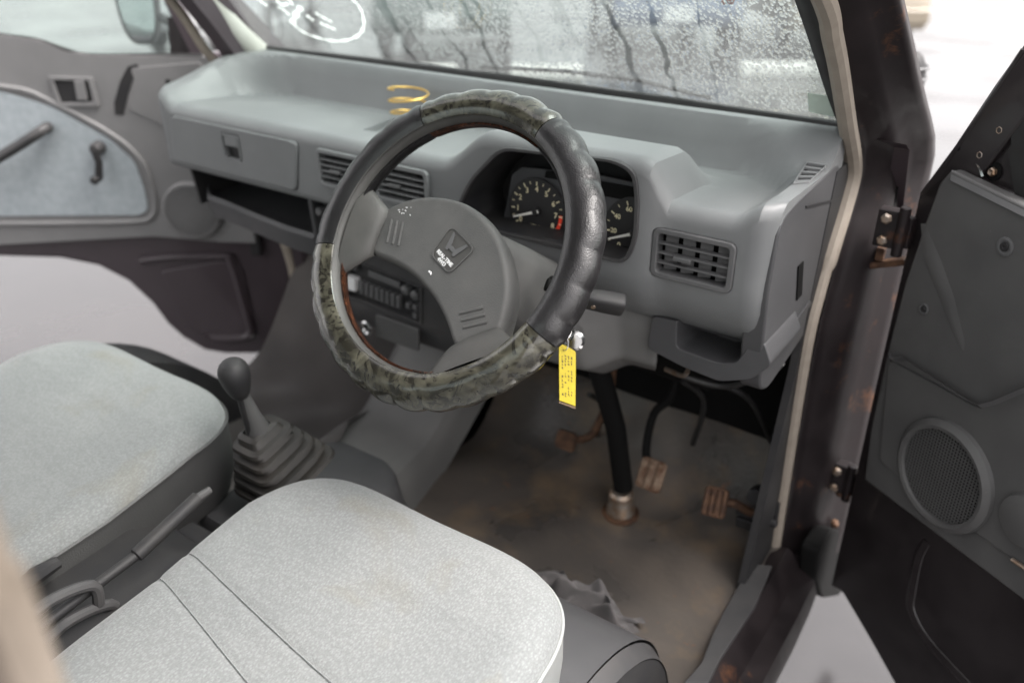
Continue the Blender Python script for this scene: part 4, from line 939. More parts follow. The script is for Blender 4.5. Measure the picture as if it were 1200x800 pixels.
# steel inner shell, with window frame rising forward
uA, zA = D.uz(1077, 232); uB, zB = D.uz(1200, 52)
k_ = (zB - zA) / (uB - uA)
D.plate([(-.01, .50, 0), (-.012, .9, 0), (uA - .012, zA, 0), (uA + .03, zA + .03 * k_, 0), (.10, 1.262, 0), (.96, 1.262, 0), (.985, .95, 0), (.97, .70, 0), (.86, .64, 0), (.74, .56, 0), (.62, .47, 0), (.30, .405, 0), (.20, .43, 0), (.10, .478, 0), (.02, .512, 0)], -.06, -.008).build('door_shell', 'bodydoor', dd, bevel=.008, seg=3)
MB().tube(smoothpath([D.q(.0, .50, -.03), D.q(.02, .512, -.03), D.q(.11, .47, -.03), D.q(.20, .425, -.03), D.q(.30, .40, -.03), D.q(.6, .46, -.03)], 4), .008, 8).build('door_seal', 'rubber', dd)
# front of window frame and quarter panel with three mirror bolts
fr = [D.q(uA - .012, zA, -.008), D.q(uA + .055, zA, -.008), D.q(uB + .03, zB - .06, -.008), D.q(.36, 1.79, -.008), D.q(.36, 1.84, -.008), D.q(.30, 1.83, -.008), D.q(uB + .02, zB + .04, -.008), D.q(uB - .0, zB, -.008)]
MB().prism(fr, D.n * -.04).build('window_frame', 'bodydoor', dd, bevel=.004)
MB().prism([D.q(.30, 1.80, -.01), D.q(.90, 1.82, -.01), D.q(.96, 1.26, -.01), D.q(1.0, 1.26, -.01), D.q(.93, 1.86, -.01), D.q(.30, 1.84, -.01)], D.n * -.035).build('window_frame', 'bodydoor', dd, bevel=.004)
MB().prism([D.q(.21, 1.26, -.028), D.q(.96, 1.26, -.028), D.q(.90, 1.42, -.028), D.q(.27, 1.42, -.028)], D.n * -.004).build('window_glass', 'glass', dd)
qp = MB().prism([D.p(px, py, -.016) for px, py in ((1098, 205), (1120, 168), (1165, 100), (1215, 30), (1222, 60), (1215, 235), (1190, 245))], D.n * -.02).build('quarter_panel', 'bodydoor', dd, bevel=.003)
MB().tube([D.p(1108, 196, -.010), D.p(1140, 148, -.010), D.p(1200, 58, -.010)], .0035, 8).build('frame_rib', 'bodydoor', dd)
MB().prism([D.p(px, py, -.014) for px, py in ((1193, 90), (1225, 60), (1225, 240), (1192, 226), (1186, 190))], D.n * .004).build('glass_run', 'rubber', dd)
for px, py in ((1175, 152), (1152, 181), (1165, 201)):
    c = D.p(px, py, -.015)
    MB().lathe([(.0115, 0), (.0115, .0016), (.010, .0018)], c, D.n, 20).build('bolt_recess', 'black', qp)
    b_ = MB().lathe([(.0058, 0), (.0058, .006), (.0042, .0075), (.0015, .006)], c + D.d * .001, D.n, 6).build('bolt', 'steel', qp)
MB().lathe([(.0052, 0), (.0052, .0016), (.004, .0018)], D.p(1173, 174, -.015), D.n, 14).build('hole', 'black', qp)
teal = mat('teal plastic', (.05, .22, .19), .5)
MB().lathe([(.0055, 0), (.0055, .003), (.003, .0035)], D.p(1183, 127, -.015), D.n, 14).build('clip', teal, qp)
MB().tube(smoothpath([D.p(1143, 187, -.012), D.p(1148, 196, -.010), D.p(1152, 207, -.010)], 4), .003, 6).build('bracket', 'chrome', qp)
MB().lathe([(.003, 0), (.003, .0015)], D.p(1124, 174, -.009), D.n, 10).build('hole', 'black', qp)
# trim board
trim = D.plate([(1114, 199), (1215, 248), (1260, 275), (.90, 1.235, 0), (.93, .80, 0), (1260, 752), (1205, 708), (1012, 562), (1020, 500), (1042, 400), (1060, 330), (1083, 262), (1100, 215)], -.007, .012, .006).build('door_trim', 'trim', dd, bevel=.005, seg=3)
MB().prism([D.p(1114, 199, .010), D.p(1215, 248, .010), D.q(.9, 1.235, .010), D.q(.9, 1.222, .016), D.p(1212, 262, .016), D.p(1112, 212, .016)], D.n * -.004).build('trim_cap', 'midgrey', trim, bevel=.002)
# armrest ledge
led = MB(); L0 = [D.p(*p, .012) for p in ((1041, 411), (1053, 404), (1148, 458), (1162, 463), (1260, 420))]; L1 = [D.p(*p, .026) for p in ((1042, 419), (1056, 417), (1146, 474), (1162, 470), (1260, 428))]
low = [p + V((0, 0, -.010)) - D.n * .012 for p in L1]
vs = L0 + L1 + low; fs = [(i, i + 1, 6 + i - 1, 5 + i) for i in range(4)] + [(5 + i, 6 + i, 11 + i, 10 + i) for i in range(4)] + [(0, 5, 10), (4, 14, 9)]
led.add(vs, fs).build('armrest_ledge', 'midgrey', trim, ang=20)
# raised field below the ledge and diagonal crease
D.plate([(1041, 421), (1146, 478), (1162, 474), (1260, 432), (1262, 700), (1205, 668), (1110, 600), (1030, 540)], .010, .017, .01).build('lower_field', 'trim', trim, bevel=.004, seg=3)
cr_ = [D.p(1079, 262, .011), D.p(1082, 300, .013), D.p(1100, 345, .013), D.p(1120, 400, .012), D.p(1131, 428, .010)]
cr2 = [D.p(1086, 262, .011), D.p(1092, 300, .0155), D.p(1109, 345, .0150), D.p(1126, 398, .0135), D.p(1133, 428, .010)]
cr3 = [p + D.d * .02 for p in cr2]; cr3 = [p - D.n * .006 for p in cr3]
MB().add(cr_ + cr2 + cr3, [(i, i + 1, 6 + i, 5 + i) for i in range(4)] + [(5 + i, 6 + i, 11 + i, 10 + i) for i in range(4)]).build('crease', 'trim', trim)
for px, py in ((1178, 289), (1083, 362)):
    c = D.p(px, py, .012); r = .012 if px > 1100 else .0085
    s_ = MB().lathe([(r, 0), (r, .0012), (r * .75, .0018), (r * .55, .0006)], c, D.n, 20).build('screw_cup', 'midgrey', trim)
    MB().lathe([(r * .5, .0005), (r * .45, .003), (r * .15, .003), (.0008, .001)], c, D.n, 12).build('screw', 'dark', s_)
# speaker
spc = D.p(1107, 556, .017); Rsp = .066
sp_ = MB(); prof = [(Rsp * 1.24, 0), (Rsp * 1.22, .006), (Rsp * 1.10, .012), (Rsp * 1.02, .011), (Rsp, .006)]
ax = D.n; aa = V((0, 0, 1)); bb = ax.cross(aa)
def sring(u, v):
    i = v * 4; k = min(int(i), 3); r = lerp(prof[k][0], prof[k + 1][0], i - k); hh = lerp(prof[k][1], prof[k + 1][1], i - k)
    t = 2 * math.pi * u; return spc + ax * hh + (aa * math.cos(t) + bb * math.sin(t)) * r
sp_.grid(sring, 48, 5, cu=True); spk = sp_.build('speaker', 'trim', trim)
MB().lathe([(Rsp, .004), (Rsp, .005)], spc, ax, 40).build('speaker_back', 'black', spk)
gr = MB()
for k in range(-13, 14):
    o_ = k * Rsp / 13.5; hl = math.sqrt(max(0, Rsp ** 2 - o_ ** 2))
    for (e1, e2) in ((aa, bb), (bb, aa)):
        a = spc + e1 * o_ - e2 * hl + ax * .0075; b = spc + e1 * o_ + e2 * hl + ax * .0075; s = e1 * .00075
        gr.prism([a - s, b - s, b + s, a + s], ax * -.0012)
gr.build('speaker_grille', 'trim', spk, kind='stuff')
MB().lathe([(.036, 0), (.034, .010), (.028, .012)], D.p(1205, 610, .017), ax, 24).build('winder_boss', 'trim', trim)
MB().tube([D.p(1186, 655, .02), D.p(1205, 668, .02)], .003, 8).build('latch_wire', 'steel', trim)
# pressed ribs on the bare lower shell
MB().tube(smoothpath([D.p(1092, 632, -.018), D.p(1082, 650, -.017), D.p(1074, 690, -.017), D.p(1073, 712, -.017), D.p(1090, 745, -.017), D.p(1130, 790, -.017), D.p(1170, 830, -.017)], 5), .013, 8).build('pressed_rib', 'bodydoor', dd)
for px, py in ((1015, 300), (1077, 355)): pass
# ---------------------------------------------------------------- passenger door
P_ = Door(-.69, 1.24, -1, 56)
pd = thing('door', 'far passenger door standing open, pale blue cloth panel and window winder', 'car door', P_.q(.45, .5))
lowE = [(345, 300), (338, 360), (334, 392), (322, 408), (300, 415), (265, 415), (240, 411), (214, 396), (196, 380), (178, 356), (150, 330), (115, 312), (70, 303), (0, 301), (-70, 300)]
P_.plate([(322, 60), (330, 200)] + lowE + [(-260, 300), (-260, 60), (-70, 60), (120, 66)], -.055, -.012).build('door_shell', 'bodyclean', pd, bevel=.010, seg=3)
# pressed frame on the lower shell
def band(pts, r, name, m='bodyclean', w=-.008): MB().tube(smoothpath([P_.p(*p, w) for p in pts], 5), r, 10).build(name, m, pd)
P_.plate([(186, 318), (262, 305), (282, 312), (296, 375), (288, 392), (250, 395), (228, 385), (205, 350)], -.011, -.004, .02, 4).build('pressed_panel', 'bodyclean', pd, bevel=.004)
band([(268, 298), (276, 320), (290, 370), (294, 388), (284, 395), (250, 396), (240, 390)], .011, 'pressed_rib')
band([(165, 305), (200, 301), (268, 300)], .009, 'pressed_rib', 'bodyclean')
band([(316, 290), (322, 340), (325, 385), (312, 405)], .007, 'door_seal', 'rubber', -.02)
# trim board
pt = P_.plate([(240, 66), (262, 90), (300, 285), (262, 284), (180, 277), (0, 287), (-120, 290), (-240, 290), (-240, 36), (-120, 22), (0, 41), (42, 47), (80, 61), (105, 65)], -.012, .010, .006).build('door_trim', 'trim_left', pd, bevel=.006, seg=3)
MB().tube(smoothpath([P_.p(238, 66, .004), P_.p(180, 66, .004), P_.p(105, 66, .004), P_.p(82, 61, .004), P_.p(42, 48, .004), P_.p(0, 42, .004), P_.p(-120, 24, .004)], 4), .006, 8).build('window_seal', 'rubber', pt)
P_.plate([(-240, 95), (-100, 98), (0, 107), (62, 126), (128, 163), (158, 190), (170, 225), (174, 247), (164, 253), (0, 254), (-240, 255)], .006, .0135, .015).build('cloth_panel', 'insert', pt, bevel=.004)
MB().tube(smoothpath([P_.p(*p, .011) for p in ((-200, 262), (0, 262), (150, 260), (178, 254), (182, 236), (174, 205), (164, 186), (135, 160), (64, 121), (0, 101), (-200, 90))], 4), .006, 8).build('panel_rim', 'trim_left', pt)
# inner release in its bezel
bz_o = [P_.p(*p, .016) for p in ((56, 90), (107, 91), (116, 125), (68, 126))]; bz_i = [P_.p(*p, .016) for p in ((62, 94), (103, 95), (109, 120), (71, 121))]
rel = MB().ring(bz_o, bz_i, P_.n * -.008).build('release_bezel', 'trim_left', pt, bevel=.001)
MB().prism([p - P_.n * .005 for p in bz_i], P_.n * -.001).build('release_well', 'dark', rel)
P_.plate([(86, 95), (98, 95), (102, 118), (90, 118)], .008, .017).build('release_lever', 'trim_left', rel, bevel=.002)
# grab handle and window winder
ha = [P_.p(-40, 205, .02), P_.p(-20, 195, .05), P_.p(10, 178, .055), P_.p(42, 158, .05), P_.p(54, 150, .03), P_.p(56, 149, .01)]
MB().tube(smoothpath(ha, 5), .012, 10).build('grab_handle', 'darkgrey', pt)
wb = P_.p(117, 172, .012)
wd_ = MB().lathe([(.016, 0), (.015, .02), (.010, .03)], wb, P_.n, 16).build('window_winder', 'darkgrey', pt)
MB().tube([wb + P_.n * .028, P_.p(116, 190, .040), P_.p(116, 208, .038)], [.009, .008, .009], 10).build('winder_arm', 'dark', wd_)
MB().lathe([(.009, 0), (.0095, .025), (.006, .03)], P_.p(116, 208, .034), P_.n, 12).build('winder_knob', 'dark', wd_)
# recess crescent, speaker, screw
MB().prism([P_.p(*p, .0105) for p in ((160, 75), (150, 78), (141, 95), (134, 120), (135, 134), (145, 135), (150, 112), (156, 92), (164, 80))], P_.n * .0012).build('grip_recess', 'dark', pt)
P_.plate([(152, 80), (235, 73), (290, 200), (262, 180), (150, 128), (158, 95)], .009, .0125, .01).build('front_field', 'trim_left', pt, bevel=.003)
MB().lathe([(.006, 0), (.006, .002), (.003, .002)], P_.p(197, 96, .0125), P_.n, 12).build('screw', 'dark', pt)
psc = P_.p(226, 246, .012); rs = .062
grl = grille('speaker cloth', (.13, .125, .12), 300)
ps = MB().lathe([(rs * 1.12, 0), (rs * 1.1, .008), (rs * 1.02, .012), (rs * .98, .010)], psc, P_.n, 40).build('speaker', 'trim_left', pt)
MB().lathe([(rs * .98, .010), (rs * .7, .012), (.001, .0125)], psc, P_.n, 40).build('speaker_grille', 'trim_left', ps)
for k in range(-9, 10):
    o_ = k * rs * .96 / 9.5; hl = math.sqrt(max(0, (rs * .96) ** 2 - o_ ** 2)); a = psc + V((0, 0, o_)) - P_.d * hl + P_.n * .0125; b = psc + V((0, 0, o_)) + P_.d * hl + P_.n * .0125
    MB().tube([a, b], .0012, 5).build('grille_rib', 'trim', ps)
P_.plate([(288, 250), (300, 250), (306, 300), (294, 300)], -.01, .006).build('hinge_cover', 'dark', pd, bevel=.003)
# window: front frame, glass, mirror outside
MB().prism([P_.p(*p, -.012) for p in ((190, 0), (205, 0), (246, 70), (226, 70))], P_.n * -.03).build('window_frame', 'bodyclean', pd, bevel=.004)
wf0 = [P_.p(190, 2, -.012), P_.p(205, 2, -.012)]
u0, z0 = P_.uz(197, 0); MB().prism([P_.q(u0 - .012, z0, -.012), P_.q(u0 + .014, z0, -.012), P_.q(.42, 1.80, -.012), P_.q(.92, 1.82, -.012), P_.q(.97, 1.28, -.012), P_.q(1.0, 1.28, -.012), P_.q(.95, 1.85, -.012), P_.q(.40, 1.84, -.012)], P_.n * -.03).build('window_frame', 'bodyclean', pd, bevel=.004)
MB().prism([P_.q(.06, 1.262, -.03), P_.q(.96, 1.262, -.03), P_.q(.91, 1.82, -.03), P_.q(.43, 1.81, -.03)], P_.n * -.004).build('window_glass', 'glass', pd)
MB().prism([P_.p(*p, -.014) for p in ((196, 20), (208, 20), (232, 66), (200, 66))], P_.n * -.006).build('quarter_panel', 'bodydoor', pd)
mc = P_.p(158, 2, -.17)
aU = V((0, 0, 1)); aD = P_.d
def mface(u, v, dz=0):
    t = 2 * math.pi * u; c_ = math.cos(t); s_ = math.sin(t); c_ = abs(c_) ** .65 * (1 if c_ > 0 else -1); s_ = abs(s_) ** .65 * (1 if s_ > 0 else -1)
    return mc + aD * (c_ * .042 * v * (1 + .12 * s_)) + aU * (s_ * .085 * v) + P_.n * dz
mirg = mat('mirror silver', (.85, .88, .9), .04, metal=1)
mh = MB().grid(lambda u, v: mface(u, [1.0, 1.12, 1.1, .8, .3][int(round(v * 4))], [.0, -.002, -.03, -.06, -.07][int(round(v * 4))]), 32, 5, cu=True).build('mirror_housing', 'dark', pd)
MB().grid(lambda u, v: mface(u, v, -.003), 32, 6, cu=True).build('mirror_glass', mirg, mh)
MB().tube([mc - P_.n * .03 + P_.d * -.03 - aU * .03, P_.q(.10, 1.30, -.04)], .010, 8).build('mirror_arm', 'dark', mh)

# ================================================================== SEATS
def seat(name, label, x0, x1, yf, yb, zf, zb, corner, skirtm, group='bench seats of the cab', seams=(), tilt=0):
    s = thing(name, label, 'seat', ((x0 + x1) / 2, (yf + yb) / 2, .80), group)
    cx, cy = (x0 + x1) / 2, (yf + yb) / 2; a, b = (x1 - x0) / 2, (yf - yb) / 2
    def outline(u, v):          # u,v in -1..1 -> rounded rectangle
        t = max(abs(u), abs(v))
        if t < 1e-6: return 0, 0
        # project on the square border then squircle it
        bu, bv = u / t, v / t; n_ = 4.6
        k = (abs(bu) ** n_ + abs(bv) ** n_) ** (-1 / n_)
        return bu * k * t, bv * k * t
    def top(u, v):
        U_, V_ = outline(u * 2 - 1, v * 2 - 1); x = cx + a * U_; y = cy + b * V_; t = max(abs(u * 2 - 1), abs(v * 2 - 1))
        z = pw([(yb, zb), (lerp(yb, yf, .5), lerp(zb, zf, .42)), (yf - .12, zf - .002), (yf, zf - .002)], y) 
        z += -.014 * math.exp(-((x - cx) / (a * .62)) ** 2) * (1 - sstep(yf - .14, yf - .04, y))
        z += .0025 * math.sin(x * 21 + 1) * math.sin(y * 17)
        for sy, sl, dp in seams:
            yy = sy + sl * (x - cx); z -= dp * math.exp(-((y - yy) / .0045) ** 2); z += dp * .35 * math.exp(-((y - yy) / .03) ** 2)
        e = max(0, (t - .80) / .20); z -= .034 * (1 - math.sqrt(max(0, 1 - min(1, e) ** 2.2)))
        return V((x, y, z))
    for sy, sl, dp in seams:
        P = []
        for i in range(41):
            x = cx + a * lerp(-.93, .93, i / 40); y = sy + sl * (x - cx); U_, V_ = (x - cx) / a, (y - cy) / b
            t_ = max(abs(U_), abs(V_)); z = pw([(yb, zb), (lerp(yb, yf, .5), lerp(zb, zf, .42)), (yf - .12, zf - .002), (yf, zf - .002)], y) - .014 * math.exp(-((x - cx) / (a * .62)) ** 2) * (1 - sstep(yf - .14, yf - .04, y)) + .0025 * math.sin(x * 21 + 1) * math.sin(y * 17) - dp * .1
            e = max(0, (t_ - .80) / .20); z -= .034 * (1 - math.sqrt(max(0, 1 - min(1, e) ** 2.2))); P.append(V((x, y, z + .0002)))
        MB().tube(P, .0010, 6).build('seam', 'fabric', s)
    N = 110
    cu_ = MB().grid(top, N, N).build('cushion', 'fabric', s, ang=80)
    ring = []
    for k in range(N - 1): ring.append(top(k / (N - 1), 0))
    for k in range(N - 1): ring.append(top(1, k / (N - 1)))
    for k in range(N - 1): ring.append(top(1 - k / (N - 1), 1))
    for k in range(N - 1): ring.append(top(0, 1 - k / (N - 1)))
    ctr = V((cx, cy, 0)); nr = len(ring)
    MB().tube([p + (p - ctr).normalized() * V((1, 1, 0)).length * 0 + V((0, 0, .001)) for p in ring[::2]], .0032, 6, closed=True).build('piping', skirtm, s)
    lay = [(1.0, 0), (1.004, -.02), (1.006, -.05), (.995, -.085), (.965, -.115)]
    vs = [];
    for k, dz in lay:
        for i, p in enumerate(ring):
            w = .0025 * math.sin(i * .21) * (1 if dz < -.01 else 0)
            vs.append(V((cx + (p.x - cx) * (k + w), cy + (p.y - cy) * (k + w), p.z + dz)))
    fs = [(i * nr + j, i * nr + (j + 1) % nr, (i + 1) * nr + (j + 1) % nr, (i + 1) * nr + j) for i in range(len(lay) - 1) for j in range(nr)] + [tuple(range((len(lay) - 1) * nr, len(lay) * nr))]
    MB().add(vs, fs).build('side_skirt', skirtm, s, ang=60)
    # backrest, reclined behind
    def back(u, v):
        t = 2 * math.pi * u; c_ = math.cos(t); s_ = math.sin(t); c_ = abs(c_) ** .5 * (1 if c_ > 0 else -1); s_ = abs(s_) ** .6 * (1 if s_ > 0 else -1)
        z = lerp(.0, .50, v); k = math.sqrt(max(.02, 1 - max(0, (v - .82) / .18) ** 2)); return V((cx + c_ * a * .94 * lerp(1, .9, v) * (k ** .4), yb - .035 - z * .22 + s_ * .05 * k, .84 + z))
    MB().grid(back, 40, 24, cu=True).add([back(i / 40, 1) for i in range(40)], [tuple(range(40))]).build('backrest', 'fabric', s, ang=80)
    MB().box((cx, cy, .815), ((x1 - x0) * .8, (yf - yb) * .75, .035)).build('seat_base', 'dark', s, bevel=.006)
    return s
drv = seat('seat', 'pale grey cloth driver seat cushion with stains, in front behind the steering wheel',   .104, .566, .640, .12, .912, .862, .08, 'skirt_light', seams=((.345, -.18, .0022), (.400, -.12, .0022)))
pas = seat('seat', 'pale grey cloth passenger seat beyond the gear lever, dark side skirt', -.515, -.045, .672, .16, .918, .872, .08, 'skirt')
for o in pas.children:
    if o.name.startswith('side_skirt'): pass
# dark recliner lever on the passenger seat side
ln = PX(42, 672, -.03)
MB().tube([PX(20, 690, -.035), PX(42, 674, -.03), PX(68, 658, -.03)], [.008, .011, .008], 8).build('recliner_lever', 'dark', pas)
for k, (a, b, c) in enumerate((((20, 735), (62, 702), (108, 686)), ((40, 765), (80, 728), (130, 708)))):
    st_ = MB().tube(smoothpath([PX(*a, .06), PX(*b, .06), PX(*c, .06), PX(c[0] + 8, c[1] + 22, .06)], 6), .007, 10).build('belt_stalk', 'darkgrey', None)
    st_['label'] = ('dark curved belt buckle stalk between the seats, ' + ('nearer the passenger seat' if k == 0 else 'nearer the driver seat')); st_['category'] = 'belt stalk'; st_['group'] = 'belt stalks between the seats'
# ================================================================== GEAR LEVER
gl_ = thing('gear_lever', 'black gear lever with round knob and ribbed rubber boot between the seats', 'gear lever', (.01, .66, .70))
GX = .005
kn_ = PX(276, 443, GX); b0_ = PX(296, 505, GX)
dirg = (kn_ - b0_).normalized()
MB().tube([b0_ - dirg * .03, b0_, kn_ - dirg * .02], [.010, .009, .007], 12).build('shaft', 'dark', gl_)
MB().lathe([(.009, -.034), (.014, -.026), (.019, -.010), (.0225, .006), (.021, .018), (.014, .027), (.004, .030)], kn_, dirg, 20, 1.05).build('knob', 'dark', gl_, sub=1)
# boot: rounded-square bellows following the lever
bot = MB()
lev = []
NB = 5
for k in range(NB):                       # stacked bellows, each a flange and a valley
    t0 = k / NB
    lev += [(t0, 1.03), (t0 + .3 / NB, 1.03), (t0 + .42 / NB, .82), (t0 + .95 / NB, .78)]
lev += [(1.0, .80), (1.04, .55)]
base_c = PX(334, 551, GX + .02); top_c = PX(302, 503, GX)
def boot(u, v):
    i = int(round(v * (len(lev) - 1))); t, k = lev[i]; c = base_c.lerp(top_c, min(t, 1.06)); r = lerp(.060, .026, min(t, 1)) * k + .006 * k
    a = 2 * math.pi * u; c_ = math.cos(a); s_ = math.sin(a); e = .36; c_ = abs(c_) ** e * (1 if c_ > 0 else -1); s_ = abs(s_) ** e * (1 if s_ > 0 else -1)
    q_ = (top_c - base_c).normalized(); fy = V((0, q_.z, -q_.y)).normalized()
    return c + V((c_ * r * .78, 0, 0)) + fy * (s_ * r * 1.0)
bot.grid(boot, 40, len(lev), cu=True)
bot.build('boot', mat('dusty boot rubber', (.016, .015, .014), .5, (.036, .032, .028), 20, .2, 300), gl_, ang=25, bevel=0)
MB().tube([top_c - (kn_ - top_c) * .1, top_c.lerp(kn_, .25), top_c.lerp(kn_, .75)], [.020, .013, .008], 14).build('shaft_sleeve', 'trim', gl_)
pl_ = [V((-.085, .56, .74)), V((.105, .56, .74)), V((.105, .80, .74)), V((.06, .84, .74)), V((-.06, .84, .74)), V((-.085, .80, .74))]
plat = MB(); pr = roundpoly(pl_, .03, 4); n = len(pr); c = V((.01, .70, 0))
vs = [c + (p - c) * 1.0 + V((0, 0, .022 - .10 * 0)) for p in pr]; 
base = []
for k, z in ((1.25, .655), (1.12, .69), (1.03, .752), (.96, .764)): base += [V((c.x + (p.x - c.x) * k, c.y + (p.y - c.y) * (1 + (k - 1) * .6), z - .12 * max(0, p.y - .70) * (1 if z > .7 else .3))) for p in pr]
fs = [(i * n + j, i * n + (j + 1) % n, (i + 1) * n + (j + 1) % n, (i + 1) * n + j) for i in range(3) for j in range(n)] + [tuple(range(3 * n, 4 * n))]
MB().add(base, fs).build('lever_console', 'dash_low', gl_, ang=60)
# ================================================================== HANDBRAKE
hb = thing('handbrake_lever', 'grey handbrake lever lying between the two seats', 'handbrake', (.05, .27, .80))
h0, h1, h2, h3 = PX(25, 752, .05), PX(160, 650, .05), PX(232, 583, .05), PX(246, 574, .05)
MB().tube([h0, h0.lerp(h1, .5) + V((0, 0, .001)), h1], .0065, 12).build('lever_bar', 'dark', hb)
MB().tube([h1 - (h2 - h1) * .02, h1, h2], [.007, .0095, .0095], 14).build('grip', 'dark', hb)
MB().tube([h2, h3], [.006, .0055], 10).build('release_button', 'darkgrey', hb)
# console well between the seats
MB().box((.03, .35, .775), (.14, .36, .03)).build('console_tray', 'dark', cab, bevel=.006)
# ================================================================== PEDALS
def pedal(name, label, px, py, y, w, hh, path, m='rust', tilt=35, ribs=0, rz=0):
    c = PY(px, py, y); t = thing(name, label, 'pedal', c - V((0, 0, hh / 2)))
    rot = Matrix.Rotation(R_(rz), 3, 'Z') @ Matrix.Rotation(R_(-tilt), 3, 'X')
    pp = [c + rot @ V((x, 0, z)) for x, z in rrect(0, 0, w, hh, .008, 3)]
    pdl = MB().prism(pp, rot @ V((0, .009, 0))).build('pedal_pad', m, t, bevel=.002)
    for k in range(ribs):
        x = -w / 2 + w * (k + .5) / ribs; MB().box(c + rot @ V((x, -.003, .0)), (w / ribs * .55, .005, hh * .86), rot).build('tread_rib', m, pdl, bevel=.001)
    MB().tube(smoothpath([c + rot @ V((0, .008, 0))] + path, 5), .0075, 10).build('pedal_arm', 'rust' if m == 'rust' else 'black', t)
    return t
pedal('clutch_pedal', 'brown rusty clutch pedal at the left of the driver footwell', 662, 516, 1.15, .042, .036, [PY(690, 512, 1.17), PY(704, 490, 1.19), PY(716, 455, 1.20), V((.27, 1.2, 1.02))], ribs=0, tilt=25)
pedal('brake_pedal', 'worn brake pedal with bare metal pad beside the steering shaft', 762, 556, 1.14, .048, .056, [PY(757, 530, 1.17), PY(766, 485, 1.2), PY(790, 455, 1.21), V((.40, 1.21, 1.02))], m='worn', tilt=30, ribs=3)
pa = pedal('accelerator_pedal', 'rusty ribbed accelerator pedal near the door sill', 838, 588, 1.13, .040, .050, [PY(862, 590, 1.15), PY(880, 600, 1.16), PY(900, 596, 1.17), PY(905, 560, 1.2)], tilt=38, ribs=4, rz=12)
mb = MB(); c = PY(882, 612, 1.16); mb.box(c, (.05, .03, .02)).box(c + V((.02, .01, .03)), (.02, .02, .06)).tube([c + V((-.03, 0, .01)), c + V((.04, 0, .015))], .007, 8); mb.build('pedal_hinge', 'dark', pa, bevel=.003)
mb = MB(); c = PY(905, 590, 1.19); mb.box(c + V((0, 0, -.01)), (.03, .03, .05)).lathe([(.016, 0), (.014, .03)], c + V((-.02, -.01, .02)), (0, -1, .3), 12).build('throttle_bracket', 'dark', pa, bevel=.003)
# ================================================================== KEY TAG
kt = thing('key_tag', 'yellow plastic key tag with dark lettering hanging from the ignition', 'key tag', CAM + ray(664, 475) * 1.08)
KD = 1.085
def kpt(px, py, dd_=0): return CAM + ray(px, py) * (KD + dd_)
kq = [kpt(655, 404), kpt(659, 403), kpt(674, 411, .006), kpt(675, 414, .006), kpt(674.5, 476, .006), kpt(655.5, 469)]
kn2 = (kq[2] - kq[0]).cross(kq[5] - kq[0]).normalized()
if kn2.dot(CAM - kq[0]) < 0: kn2 = -kn2
tg = MB().prism(kq, -kn2 * .0016).build('tag', 'yellow', kt, bevel=.0004)
e0 = kpt(655.3, 470.2, .0003); MB().prism([kpt(655.3, 470), kpt(674.5, 477, .006), kpt(674.5, 479, .006), kpt(655.3, 472)], -kn2 * .003).build('tag_edge', mat('dark tag edge', (.14, .09, .05), .6), kt)
tx = (kq[2] - kq[1]).normalized(); ty = (kq[1] - kq[5]); ty = (ty - tx * ty.dot(tx)).normalized()
random.seed(3)
ink = MB(); eX = kq[3] - kq[0]; eY = (kq[5] - kq[0]) 
def tpt(u, v): return kq[0] + (kq[2] - kq[0]) * u + eY * v + kn2 * .0004
for col_ in range(4):
    u0 = .16 + col_ * .19
    v = .14 if col_ else .18
    while v < .9:
        L_ = random.uniform(.015, .05)
        if random.random() < .72 and v + L_ < .93: ink.add([tpt(u0, v), tpt(u0 + .085 * random.uniform(.5, 1.2), v), tpt(u0 + .085 * random.uniform(.5, 1.2), v + L_), tpt(u0, v + L_ * .8)], [(0, 1, 2, 3)])
        v += L_ + random.uniform(.008, .03)
ink.build('lettering', 'ink', tg)
MB().tube([kpt(661, 408) + V((.006 * math.cos(R_(a)), 0, .008 + .011 * math.sin(R_(a)))) for a in range(0, 360, 20)], .0009, 6, closed=True).build('ring', 'chrome', kt)
MB().tube([kpt(664, 398, .004), kpt(667, 392, .01)], [.005, .007], 10).build('key', 'chrome', kt)
# ================================================================== LOOSE THINGS
cc = PZ(479, 119, 1.266); 
pts = []
for i in range(0, 76):
    t = i / 75; a = 2 * math.pi * 2.9 * t - 1.0; r = .0345 * (.86 + .14 * min(1, t * 2.2)); 
    pts.append(V((cc.x + r * math.cos(a), cc.y + r * math.sin(a), 1.2330 + .058 * t)))
sp0 = MB().tube(pts, .0017, 8).build('wire_coil', 'brass', None); sp0['label'] = 'loose yellow metal wire coil lying on top of the dashboard'; sp0['category'] = 'coil'
